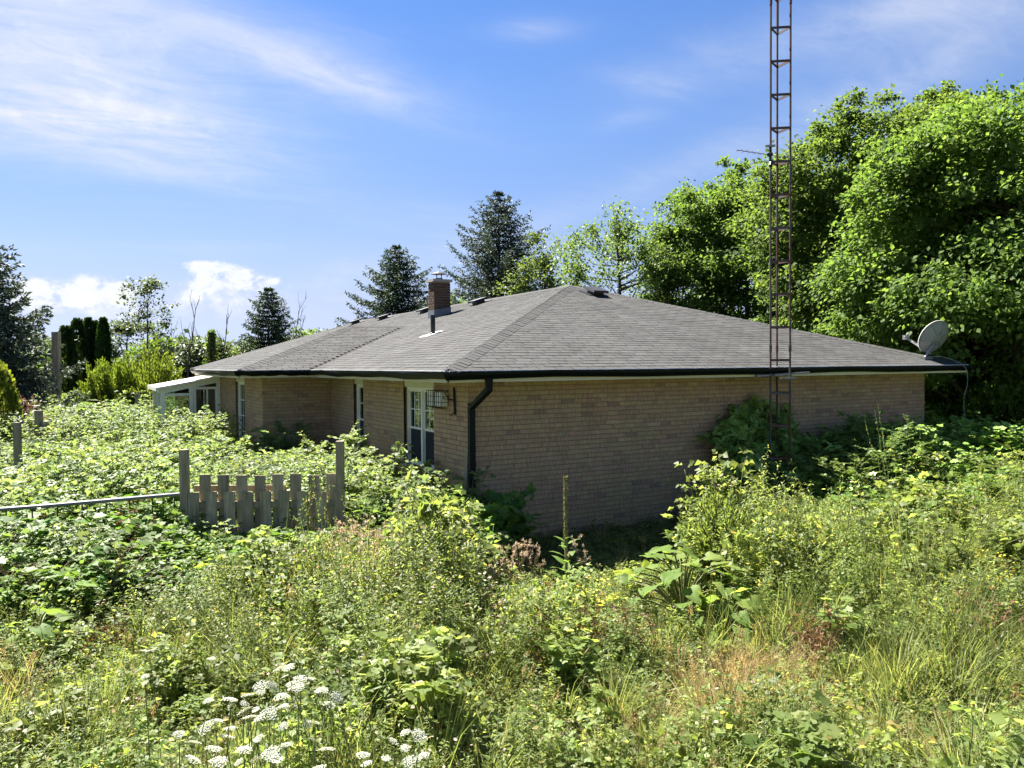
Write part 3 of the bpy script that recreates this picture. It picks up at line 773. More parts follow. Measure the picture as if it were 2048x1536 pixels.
rc.build('rain_cap', M['darkmetal'], chim)
fl = MB(); q = 0.012
for (x0, x1, y0_, y1_) in ((cx0-q, cx1+q, cy0-q, cy0-0.007), (cx0-q, cx0-0.007, cy0-0.005, cy1+q)):
    zb0 = rz(x0+OV)-0.02; zb1 = rz(x1+OV)-0.02; tz0 = rz(x0+OV)+0.24; tz1 = rz(x1+OV)+0.16
    fl.add([(x0, y0_, zb0), (x1, y0_, zb1), (x1, y1_, zb1), (x0, y1_, zb0), (x0, y0_, tz0), (x1, y0_, tz1), (x1, y1_, tz1), (x0, y1_, tz0)],
           [(0, 3, 2, 1), (4, 5, 6, 7), (0, 1, 5, 4), (1, 2, 6, 5), (2, 3, 7, 6), (3, 0, 4, 7)])
fl.build('flashing', M['lead'], chim)

# plumbing vent with pale flashing, box vents
vp = MB(); vx, vy = 1.78, 5.42; vp.tube([(vx, vy, rz(vx+OV)-0.05), (vx, vy, rz(vx+OV)+0.02), (vx, vy, rz(vx+OV)+0.04), (vx, vy, rz(vx+OV)+0.42)], [0.075, 0.07, 0.052, 0.052], 12)
pipe = vp.build('vent_pipe', M['darkmetal'], roof)
MB().add([(vx-0.26, vy-0.2, rz(vx-0.26+OV)+0.016), (vx+0.16, vy-0.2, rz(vx+0.16+OV)+0.016), (vx+0.16, vy+0.2, rz(vx+0.16+OV)+0.016), (vx-0.26, vy+0.2, rz(vx-0.26+OV)+0.016)], [(0, 1, 2, 3)]).build('pipe_flashing', M['drip'], roof)
def box_vent(c_, up2):
    """square hooded roof vent; up2 = plan direction up the slope"""
    c_ = np.array(c_, float); b3 = np.array([*up2, 0.0]); upv = b3*math.cos(th)+np.array([0, 0, math.sin(th)]); a3 = np.array([-up2[1], up2[0], 0.0]); nn = np.cross(upv, a3); nn = nn if nn[2] > 0 else -nn
    mb = MB()
    def P(a, b_, h): return c_ + a3*a + upv*b_ + nn*h
    def bx(a, b0, b1, h0, h1, sh=0.0):
        mb.add([P(-a, b0, h0), P(a, b0, h0), P(a, b1, h0), P(-a, b1, h0), P(-a+sh, b0+sh, h1), P(a-sh, b0+sh, h1), P(a-sh, b1-sh, h1), P(-a+sh, b1-sh, h1)],
               [(0, 3, 2, 1), (4, 5, 6, 7), (0, 1, 5, 4), (1, 2, 6, 5), (2, 3, 7, 6), (3, 0, 4, 7)])
    bx(0.14, -0.12, 0.16, 0.0, 0.085); bx(0.22, -0.22, 0.24, 0.086, 0.135, 0.015); bx(0.27, -0.15, 0.34, 0.0, 0.014)
    return mb.build('box_vent', M['darkmetal'], roof)
box_vent((5.676, 4.70, rz(4.70+OV)+0.012), (0, 1))
for vy in (9.62, 13.6, 17.7, 21.1): box_vent((5.02, vy, rz(5.02+OV)+0.012), (1, 0))

# wire-caged lamp boxes on the left wall and an iron hook bracket
fx = empty('caged_wall_fixture', (0, 1.0, 2.2)); tag(fx, 'pale box fixture in black wire cages, on brick wall beside the double window', 'fixture')
def cage(y0_, y1_, out0, out1, z0, z1):
    cg = MB()
    for i in range(4):
        yy = y0_+(y1_-y0_)*i/3
        cg.bar((-out1, yy, z0), (-out1, yy, z1), 0.008, 0.008); cg.bar((-out0, yy, z0), (-out1, yy, z0), 0.008, 0.008); cg.bar((-out0, yy, z1), (-out1, yy, z1), 0.008, 0.008)
    for j in range(4):
        zz = z0+(z1-z0)*j/3
        cg.bar((-out1, y0_, zz), (-out1, y1_, zz), 0.008, 0.008)
        for yy in (y0_, y1_): cg.bar((-out0, yy, zz), (-out1, yy, zz), 0.008, 0.008)
    o = cg.build('wire_cage', M['darkmetal'], fx); o.location = (0, -1.0, -2.2)
for (a, b_) in ((0.98, 1.24), (0.66, 0.92)):
    cage(a, b_, 0.03, 0.15, 2.07, 2.34)
    o = MB().box((-0.14, a+0.02, 2.10), (-0.03, b_-0.02, 2.31)).build('lamp_box', M['white'], fx); o.location = (0, -1.0, -2.2)
o = MB().box((-0.146, 0.64, 2.22), (-0.1405, 0.74, 2.32)).build('white_plate', M['white'], fx); o.location = (0, -1.0, -2.2)
hk = MB(); hk.bar((-0.03, 0.40, 1.98), (-0.03, 0.44, 2.40), 0.03, 0.03); hk.bar((-0.03, 0.44, 2.2), (-0.14, 0.62, 2.23), 0.012, 0.012)
hk.tube([(-0.03, 0.42, 2.2), (-0.16, 0.36, 2.24), (-0.24, 0.3, 2.32), (-0.2, 0.26, 2.37)], 0.008, 6); hk.tube([(-0.03, 0.42, 2.02), (-0.1, 0.4, 1.97), (-0.13, 0.39, 2.0)], 0.009, 6)
o = hk.build('hook_bracket', M['darkmetal'], fx); o.location = (0, -1.0, -2.2)

# sunroom lean-to
sr = empty('sunroom', (-2.3, 14.5, 0)); tag(sr, 'white framed glass lean-to sunroom on the far end of the bungalow', 'sunroom')
SO = Vector((2.3, -14.5, 0))
def sp(mb, name, mat, parent=None):
    o = mb.build(name, mat, parent or sr)
    if parent is None: o.location = SO
    return o
su0, su1, sv0, sv1 = -3.07, -1.56, LB, 16.0
zt0, zt1 = 2.16, 2.43
def zr_(u): return zt0 + (zt1-zt0)*(u-su0)/(su1-su0)
rp = MB(); npan = 5
for k in range(npan):
    y0_ = sv0-0.18+(sv1-sv0+0.36)*k/npan; y1_ = sv0-0.18+(sv1-sv0+0.36)*(k+1)/npan - 0.02
    a0, a1 = su0-0.10, su1
    m_ = MB(); za, zb = zr_(a0), zr_(a1)
    m_.add([(a0, y0_, za), (a1, y0_, zb), (a1, y1_, zb), (a0, y1_, za), (a0, y0_, za+0.05), (a1, y0_, zb+0.05), (a1, y1_, zb+0.05), (a0, y1_, za+0.05)],
           [(0, 3, 2, 1), (4, 5, 6, 7), (0, 1, 5, 4), (1, 2, 6, 5), (2, 3, 7, 6), (3, 0, 4, 7)])
    sp(m_, 'roof_panel', M['white'])
g_ = MB(); g_.box((su0-0.19, sv0-0.2, zr_(su0-0.10)-0.06), (su0-0.105, sv1+0.2, zr_(su0-0.10)+0.05)); sp(g_, 'sunroom_gutter', M['white'])
def post(u, v, z1, w=0.09):
    m_ = MB().box((u-w/2, v-w/2, 0), (u+w/2, v+w/2, z1)); return sp(m_, 'post', M['white'])
for (u, v) in ((su0, sv0), (-2.33, sv0), (su1-0.03, sv0), (su0, 14.6), (su0, sv1)): post(u, v, zr_(u)-0.012, 0.11)
bm_ = MB()
bm_.add([(su0, sv0-0.05, zr_(su0)-0.16), (su1, sv0-0.05, zr_(su1)-0.13), (su1, sv0+0.05, zr_(su1)-0.13), (su0, sv0+0.05, zr_(su0)-0.16), (su0, sv0-0.05, zr_(su0)-0.005), (su1, sv0-0.05, zr_(su1)-0.005), (su1, sv0+0.05, zr_(su1)-0.005), (su0, sv0+0.05, zr_(su0)-0.005)],
        [(0, 3, 2, 1), (4, 5, 6, 7), (0, 1, 5, 4), (1, 2, 6, 5), (2, 3, 7, 6), (3, 0, 4, 7)])
sp(bm_, 'beam', M['white'])
m_ = MB().box((su0-0.045, sv0+0.06, 2.0), (su0+0.045, sv1-0.06, 2.12)); sp(m_, 'beam', M['white'])
dr = MB()                                    # sliding door next to the house
for (x0, x1, z0, z1) in ((-2.27, -2.20, 0.1, 2.17), (-1.68, -1.62, 0.1, 2.17), (-2.20, -1.68, 2.1, 2.17), (-2.20, -1.68, 0.1, 0.2), (-1.92, -1.88, 0.2, 2.1)):
    dr.box((x0, sv0-0.03, z0), (x1, sv0+0.03, z1))
dro = sp(dr, 'sliding_door', M['white'])
MB().box((-2.20, sv0-0.004, 0.2), (-1.92, sv0+0.004, 2.1)).build('pane', M['glass'], dro)
MB().box((-1.88, sv0-0.004, 0.2), (-1.68, sv0+0.004, 2.1)).build('pane', M['glass'], dro)
sp(MB().box((su0+0.06, sv0-0.004, 0.2), (-2.40, sv0+0.004, zr_(su0)-0.17)), 'pane', M['glass'])
sp(MB().box((su0-0.004, sv0+0.07, 0.2), (su0+0.004, 14.54, 1.99)), 'pane', M['glass'])
sp(MB().box((su0-0.004, 14.66, 0.2), (su0+0.004, sv1-0.07, 1.99)), 'pane', M['glass'])
sp(MB().box((su0+0.06, sv1-0.004, 0.2), (su1-0.1, sv1+0.004, 2.1)), 'pane', M['glass'])
for k in range(5): sp(MB().box((su0-0.012, sv0+0.3+k*0.5, 0.2), (su0+0.012, sv0+0.33+k*0.5, 1.99)), 'glazing_bar', M['white'])
sp(MB().box((-1.64, sv0+0.1, 0.1), (-1.60, sv1, 2.3)), 'inner_wall', M['curtain'])
sp(MB().box((-2.50, sv1-0.12, 0.1), (-1.66, sv1-0.06, 2.2)), 'inner_wall', M['curtain'])
sp(MB().box((su0+0.06, sv0-0.02, 1.93), (-2.39, sv0+0.02, 2.0)), 'glazing_bar', M['white'])

# narrow weathered board leaning by the downspout
o = MB().box((-0.02, -0.045, 0), (0.02, 0.045, 1.45)).build('leaning_board', M['wood'], None, (-0.06, 0.06, 0.05)); o.rotation_euler = (0.0, R(3.0), 0)
tag(o, 'thin greenish board standing upright against the corner left of the downspout', 'board')

# ------------------------------------------------------------------ antenna tower
tw = empty('lattice_tower', (5.86, -0.68, 0)); tag(tw, 'rusty three-legged lattice antenna tower rising past the front eave', 'tower')
TH = 11.6; sd = 0.335
ang0 = 0.0
lp = [np.array([sd/math.sqrt(3)*math.cos(ang0 + a), sd/math.sqrt(3)*math.sin(ang0 + a), 0]) for a in (R(-67), R(53), R(173))]
leg_me = None
for q in lp:
    o = MB().tube([q, q+np.array([0, 0, TH*0.5]), q+np.array([0, 0, TH])], 0.019, 8).build('leg', M['rust'], tw)
rung_me = []
for i in range(3):
    a, b_ = lp[i], lp[(i+1) % 3]
    me = mesh_np('rung', *(lambda mb: (mb.v, mb.f, mb.lv))(MB().bar(a, b_, 0.012, 0.042))); me.materials.append(M['rust']); rung_me.append(me)
z = 0.45
while z < TH:
    for i in range(3):
        o = bpy.data.objects.new('rung', rung_me[i]); COL.objects.link(o); o.parent = tw; o.location = (0, 0, z)
    z += 0.585
o = MB().tube([(-0.03, 0.02, 8.55), (-0.03, 0.02, 13.0)], 0.024, 8).build('mast', M['rust'], tw)
for zj in (3.0, 6.05, 9.1):
    for q in lp: MB().tube([q+np.array([0, 0, zj-0.06]), q+np.array([0, 0, zj+0.06])], 0.026, 8).build('joint_sleeve', M['rust'], tw)
br = MB(); zb = 2.53
br.bar((-0.52, 0.05, zb-0.02), (0.62, -0.14, zb+0.03), 0.03, 0.035); br.bar((-0.18, -0.2, zb-0.06), (0.22, -0.2, zb-0.06), 0.02, 0.03)
br.bar((-0.2, -0.1, zb), (-0.25, 0.62, zb-0.05), 0.03, 0.03); br.bar((0.2, -0.1, zb), (0.25, 0.62, zb-0.05), 0.03, 0.03)
br.build('wall_bracket', M['galv'], tw)
cb_ = MB(); cb_.tube([(0.06, 0.1, 2.55), (0.05, 0.08, 2.2), (0.07, 0.1, 1.8), (0.05, 0.12, 1.2)], 0.007, 6); cb_.build('coax_cable', M['darkmetal'], tw)
# small antenna clamped to the left leg
ya = empty('clamped_antenna', (5.86+lp[2][0], -0.68+lp[2][1], 6.38)); tag(ya, 'small rod antenna with clamp on the left leg of the tower', 'antenna')
MB().tube([(-0.03, -0.02, -0.14), (-0.03, -0.02, 0.20)], 0.026, 8).build('clamp_tube', M['darkmetal'], ya)
MB().bar((-0.14, -0.03, 0.17), (0.06, -0.03, 0.2), 0.05, 0.035).build('mount_plate', M['dish'], ya)
yb = MB(); yb.bar((-0.80, 0.02, 0.03), (0.85, -0.06, 0.03), 0.010, 0.010); yb.build('boom', M['galv'], ya)
for k in range(5): MB().bar((-0.74+k*0.13, -0.05, 0.03), (-0.74+k*0.13, 0.09, 0.03), 0.007, 0.007).build('element', M['galv'], ya)
MB().tube([(-0.1, -0.04, 0.02), (-0.02, -0.04, 0.04)], 0.035, 8).build('junction_box', M['darkmetal'], ya)
MB().tube([(-0.06, -0.05, -0.17), (-0.02, -0.03, -0.10)], 0.035, 8).build('standoff', M['darkmetal'], ya)

# ------------------------------------------------------------------ satellite dish on the roof corner
bd = np.array([10.95, -0.15]); bz = rz(bd[1]+OV)
sdh = empty('satellite_dish', (bd[0], bd[1], bz)); tag(sdh, 'grey oval satellite dish on the right corner of the roof', 'satellite dish')
MB().box((-0.16, -0.09, -0.02), (0.12, 0.09, 0.035)).build('foot_plate', M['galv'], sdh)
top = np.array([0.22, -0.03, 0.30])
MB().tube([(-0.02, 0, 0.02), (0.10, -0.01, 0.17), tuple(top)], 0.024, 8).build('mast', M['dish'], sdh)
ctr = np.array([0.26, -0.05, 0.46])
axis = np.array([0.12, 0.88, 0.42]); axis /= np.linalg.norm(axis)           # boresight: up and away to the left
ex = np.cross(axis, np.array([0, 0, 1.0])); ex /= np.linalg.norm(ex); ey = np.cross(ex, axis)
df = MB(); vv = []; nr, na = 7, 36
for layer, off in ((0, 0.0), (1, 0.014)):
    for i in range(nr+1):
        r_ = i/nr
        for k in range(na):
            a = k*2*math.pi/na
            x_, y_ = 0.41*r_*math.cos(a), 0.38*r_*math.sin(a)
            rim = 0.018 if i == nr else 0.0
            vv.append(ctr + ex*x_ + ey*y_ + axis*(0.105*r_*r_ - off - 0.05))
ff = []
for l_ in range(2):
    b_ = l_*(nr+1)*na
    for i in range(nr):
        for k in range(na): ff.append((b_+i*na+k, b_+i*na+(k+1) % na, b_+(i+1)*na+(k+1) % na, b_+(i+1)*na+k))
for k in range(na): ff.append((nr*na+k, nr*na+(k+1) % na, (nr+1)*na+nr*na+(k+1) % na, (nr+1)*na+nr*na+k))
df.add(vv, ff); df.build('reflector', M['dish'], sdh, None, True)
rb = MB()
for a in (0.3, 1.3, 2.2, 3.4, 4.4, 5.5):
    e1 = ctr + ex*0.39*math.cos(a) + ey*0.36*math.sin(a) + axis*(0.105*0.9 - 0.079); e0 = ctr + ex*0.08*math.cos(a) + ey*0.08*math.sin(a) - axis*0.076
    rb.bar(e0, e1, 0.016, 0.014)
rb.build('back_rib', M['cable'], sdh)
MB().box(tuple(top-np.array([0.05, 0.05, 0.04])), tuple(top+np.array([0.05, 0.05, 0.12]))).build('mount_bracket', M['lead'], sdh)
arm0 = ctr - ey*0.36 - axis*0.06; feed = ctr - ey*0.30 + axis*0.70
MB().bar(arm0, feed, 0.035, 0.045).build('feed_arm', M['dish'], sdh)
ln = MB(); ln.tube([feed - ey*0.03, feed + ey*0.03 - axis*0.02, feed + ey*0.12 - axis*0.05], [0.05, 0.055, 0.045], 10); ln.box(tuple(feed-0.05), tuple(feed+0.05)); ln.build('feed_horn', M['dish'], sdh)
cbp = [(bd[0]+0.0, bd[1]-0.05, bz+0.05), (bd[0]+0.22, bd[1]-0.3, bz+0.02), (bd[0]+0.42, -OV-0.15, ZE-0.02), (bd[0]+0.46, -OV-0.2, 2.3), (bd[0]+0.40, -OV-0.16, 1.95), (bd[0]+0.46, -OV-0.14, 1.6), (bd[0]+0.55, -OV-0.16, 1.0), (bd[0]+0.58, -OV-0.18, 0.3), (bd[0]+0.58, -OV-0.2, 0.0)]
def smooth_path(p, n=6):
    p = np.asarray(p, float); outp = []
    q = np.vstack([2*p[0]-p[1], p, 2*p[-1]-p[-2]])
    for i in range(len(p)-1):
        a, b_, c_, d_ = q[i], q[i+1], q[i+2], q[i+3]
        for k in range(n):
            t_ = k/n
            outp.append(0.5*((2*b_)+(-a+c_)*t_+(2*a-5*b_+4*c_-d_)*t_**2+(-a+3*b_-3*c_+d_)*t_**3))
    outp.append(p[-1]); return np.array(outp)
o = MB().tube(smooth_path(cbp), 0.007, 6).build('hanging_cable', M['cable']); tag(o, 'loose grey cable dangling from the satellite dish past the right eave', 'cable')

# ------------------------------------------------------------------ wooden fence panel
DF = 10.5
fl_, fr_ = at(366, DF), at(678, DF)
fn = empty('wooden_fence', tuple(fl_)); tag(fn, 'weathered grey shadowbox fence panel between two taller posts', 'fence')
fd = (fr_ - fl_); flen = np.linalg.norm(fd); fd /= flen; fnrm = np.array([fd[1], -fd[0], 0])     # towards the camera
fn.rotation_euler = (0, 0, math.atan2(fd[1], fd[0]))
def fbox(x0, x1, y0_, y1_, z0, z1, name, lv, bev=0.0):
    mb = MB().box((x0, y0_, z0), (x1, y1_, z1), lv)
    # slightly irregular top
    return mb.build(name, M['wood'], fn)
pt0, pt1 = zat(899, 366, DF), zat(882, 678, DF)
fbox(-0.055, 0.048, -0.05, 0.05, 0, pt0, 'post', 0.55); fbox(flen-0.048, flen+0.05, -0.05, 0.05, 0, pt1, 'post', 0.45)
fbox(0.05, flen-0.05, -0.019, 0.019, 0.83, 0.92, 'rail', 0.3); fbox(0.05, flen-0.05, -0.019, 0.019, 0.30, 0.39, 'rail', 0.3)
zrear = zat(950, 520, DF); zfront = zat(982, 520, DF)
for k in range(9):
    x = 0.125 + k*0.2465
    if x > flen+0.06: break
    fbox(x-0.074, x+0.074, -0.042, -0.021, 0.03, zfront + random.uniform(-0.006, 0.006), 'board', random.uniform(0.2, 1.0)).rotation_euler = (0, random.uniform(-0.006, 0.006), 0)
for k in range(8):
    x = 0.268 + k*0.2465
    if x > flen-0.04: break
    fbox(x-0.074, x+0.074, 0.021, 0.042, 0.03, zrear + random.uniform(-0.008, 0.010), 'board', random.uniform(0.2, 1.0)).rotation_euler = (0, random.uniform(-0.006, 0.006), 0)
fbox(0.05, flen*0.62, 0.16, 0.20, 1.03, 1.11, 'back_rail', 0.15)

# metal railing running left from the fence post
q0 = at(360, DF, zat(988, 360, DF)); q1 = at(-260, 8.9, zat(1037, -260, 8.9))
rl = empty('pipe_railing', (q0[0], q0[1], 0)); tag(rl, 'grey pipe railing running left from the fence post above dark bushes', 'railing')
off = np.array([q0[0], q0[1], 0])
mid = (q0+q1)/2 + np.array([0, 0, -0.015])
MB().tube([q0-off, mid-off, q1-off], 0.027, 10).build('top_rail', M['galv'], rl)
for k in range(12):
    t_ = 0.03 + k*0.083
    c_ = q0 + (q1-q0)*t_ - off
    MB().bar((c_[0], c_[1], c_[2]-0.03), (c_[0], c_[1], 0.0), 0.016, 0.016).build('baluster', M['darkmetal'], rl)

# posts and lumber out on the left
def wood_post(px, py, d, w, label, lean=0.0):
    b_ = at(px, d); h = zat(py, px, d)
    o = MB().box((-w/2, -w/2, 0), (w/2, w/2, h), random.uniform(0.2, 0.7)).build('wooden_post', M['wood'], None, tuple(b_)); o.rotation_euler = (0, lean, -YAW)
    tag(o, label, 'post'); return o
wood_post(112, 664, 24.0, 0.19, 'tall square grey timber post standing beside the dark columnar cedars', R(0.6))
wood_post(32, 845, 14.3, 0.10, 'short grey post at the left edge, sunk in the bramble')
wood_post(76, 821, 18.0, 0.13, 'leftmost of two grey posts standing close together in the bramble')
wood_post(89, 843, 18.0, 0.12, 'shorter right-hand one of two posts standing close together in the bramble')
wood_post(274, 786, 25.0, 0.10, 'dark short post in the bushes left of the sunroom')
wood_post(98, 770, 27.0, 0.13, 'thin grey post just left of the tall timber post')
ld = empty('trellis_frame', tuple(at(104, 26.5))); tag(ld, 'thin pale ladder-like frame leaning behind the tall timber post', 'trellis'); ld.rotation_euler = (0, 0, -YAW)
for x in (-0.10, 0.12): MB().bar((x, 0, 0.5), (x, 0, zat(720, 104, 26.5)), 0.02, 0.02).build('upright', M['galv'], ld)
for z in (1.2, 1.7, 2.2, 2.6): MB().bar((-0.10, 0, z), (0.12, 0, z), 0.016, 0.016).build('crossbar', M['galv'], ld)
lpil = empty('lumber_stack', tuple(at(158, 22.5))); tag(lpil, 'low stack of dark weathered planks lying on the bramble by the tall post', 'lumber'); lpil.rotation_euler = (0, 0, -YAW + 0.12)
for k, (x0, x1, z) in enumerate(((-0.75, 0.65, 1.38), (-0.55, 0.8, 1.48), (-0.8, 0.3, 1.29))):
    MB().box((x0, -0.09+0.02*k, z), (x1, 0.09+0.02*k, z+0.045), 0.1+0.3*k).build('plank', M['wood'], lpil)
for x in (-0.3, 0.3): MB().box((x-0.04, -0.06, 0), (x+0.04, 0.06, 1.285), 0.2).build('support', M['wood'], lpil)

# ------------------------------------------------------------------ foliage tools
T_OVATE = (np.array([[0, 0, 0], [0.38, 0.30, 0.07], [0.42, 0, -0.02], [0.38, -0.30, 0.07], [1, 0, -0.10]]), np.array([[0, 1, 2], [1, 4, 2], [0, 2, 3], [2, 4, 3]]))
T_LANCE = (np.array([[0, 0, 0], [0.40, 0.11, 0.03], [0.40, -0.11, 0.03], [0.75, 0.06, -0.03], [0.75, -0.06, -0.03], [1, 0, -0.14]]), np.array([[0, 1, 2], [1, 3, 2], [2, 3, 4], [3, 5, 4]]))
T_QUAD = (np.array([[0, 0, 0], [0.5, 0.32, 0.06], [1, 0, -0.08], [0.5, -0.32, 0.06]]), np.array([[0, 1, 2], [0, 2, 3]]))
T_STAR = (np.array([[0, 0, 0], [0.28, 0.48, 0.05], [0.50, 0.16, 0.0], [1.0, 0, -0.08], [0.50, -0.16, 0.0], [0.28, -0.48, 0.05]]), np.array([[0, 1, 2], [0, 2, 4], [2, 3, 4], [0, 4, 5]]))
T_NEEDLE = (np.array([[0, 0.0, 0], [0.45, 0.15, 0.03], [1, 0, -0.02], [0.45, -0.15, 0.03]]), np.array([[0, 1, 2], [0, 2, 3]]))
T_FAN = (np.array([[0, 0, 0], [0.45, 0.26, 0], [0.85, 0.22, 0.04], [1.0, 0, 0.02], [0.85, -0.22, 0.04], [0.45, -0.26, 0]]), np.array([[0, 1, 2], [0, 2, 3], [0, 3, 4], [0, 4, 5]]))
lob = [(0.0, 0.10), (-0.16, 0.34), (0.18, 0.46), (0.34, 0.36), (0.62, 0.42), (0.66, 0.20), (1.0, 0.0)]
lv_ = [(0.10, 0.0, 0.0)] + [(x, y, 0.05*abs(y)) for x, y in lob] + [(x, -y, 0.05*abs(y)) for x, y in lob[-2:0:-1]] + [(0.0, -0.10, 0.0)]
T_LOBED = (np.array(lv_), np.array([[0, i, i+1] for i in range(1, len(lv_)-1)]))
th_ = np.linspace(0.25, 2*math.pi-0.25, 10)
T_ROUND = (np.vstack([[0.42, 0, -0.03], np.stack([0.5-0.5*np.cos(th_)*1.0, 0.5*np.sin(th_)*0.95, 0.04*np.abs(np.sin(th_))], 1)]), np.array([[0, i, i+1] for i in range(1, 10)] + [[0, 10, 1]]))

def norm(v): return v/(np.linalg.norm(v, axis=-1, keepdims=True) + 1e-9)
class Fol:
    """collects leaves (vectorised) and stems, then becomes ONE mesh with up to two materials"""
    def __init__(self): self.V = []; self.F3 = []; self.F4 = []; self.LV = []; self.n = 0; self.m3 = []; self.m4 = []
    def leaves(self, tmpl, pos, d, nrm, size, width=1.0, lv=None, mi=0, g=rng):
        pos = np.asarray(pos, float); k = len(pos)
        if k == 0: return
        d = norm(np.broadcast_to(np.asarray(d, float), (k, 3))); nrm = np.broadcast_to(np.asarray(nrm, float), (k, 3))
        s = norm(np.cross(nrm, d)); nn = np.cross(d, s)
        size = np.broadcast_to(np.asarray(size, float), (k,)); width = np.broadcast_to(np.asarray(width, float), (k,))
        Tv, Tf = tmpl
        v = pos[:, None, :] + size[:, None, None]*(Tv[None, :, 0, None]*d[:, None, :] + (Tv[None, :, 1]*width[:, None])[..., None]*s[:, None, :] + Tv[None, :, 2, None]*nn[:, None, :])
        f = (np.arange(k)[:, None, None]*len(Tv) + Tf[None]) + self.n
        self.V.append(v.reshape(-1, 3)); self.F3.append(f.reshape(-1, 3)); self.m3.append(np.full(k*len(Tf), mi))
        if lv is None: lv = g.random(k)
        self.LV.append(np.repeat(np.broadcast_to(lv, (k,)), len(Tv))); self.n += k*len(Tv)
    def tube(self, pts, rad, n=4, mi=1, lv=0.5):
        v, f = tube_np(pts, rad, n)
        self.V.append(v); self.F4.append(f + self.n); self.m4.append(np.full(len(f), mi)); self.LV.append(np.full(len(v), lv)); self.n += len(v)
    def mesh(self, name, mats, smooth=False):
        V = np.concatenate(self.V); LV = np.concatenate(self.LV); fs = []; mi = []
        if self.F3: fs.append(np.concatenate(self.F3)); mi.append(np.concatenate(self.m3))
        if self.F4: fs.append(np.concatenate(self.F4)); mi.append(np.concatenate(self.m4))
        me = mesh_np(name, V, fs, LV, smooth)
        for q in mats: me.materials.append(q)
        if len(mats) > 1: me.polygons.foreach_set('material_index', np.concatenate(mi).astype(np.int32))
        return me
def rdir(k, g=rng, zbias=0.0, zs=1.0):
    v = g.normal(size=(k, 3)); v[:, 2] = v[:, 2]*zs + zbias
    return norm(v)

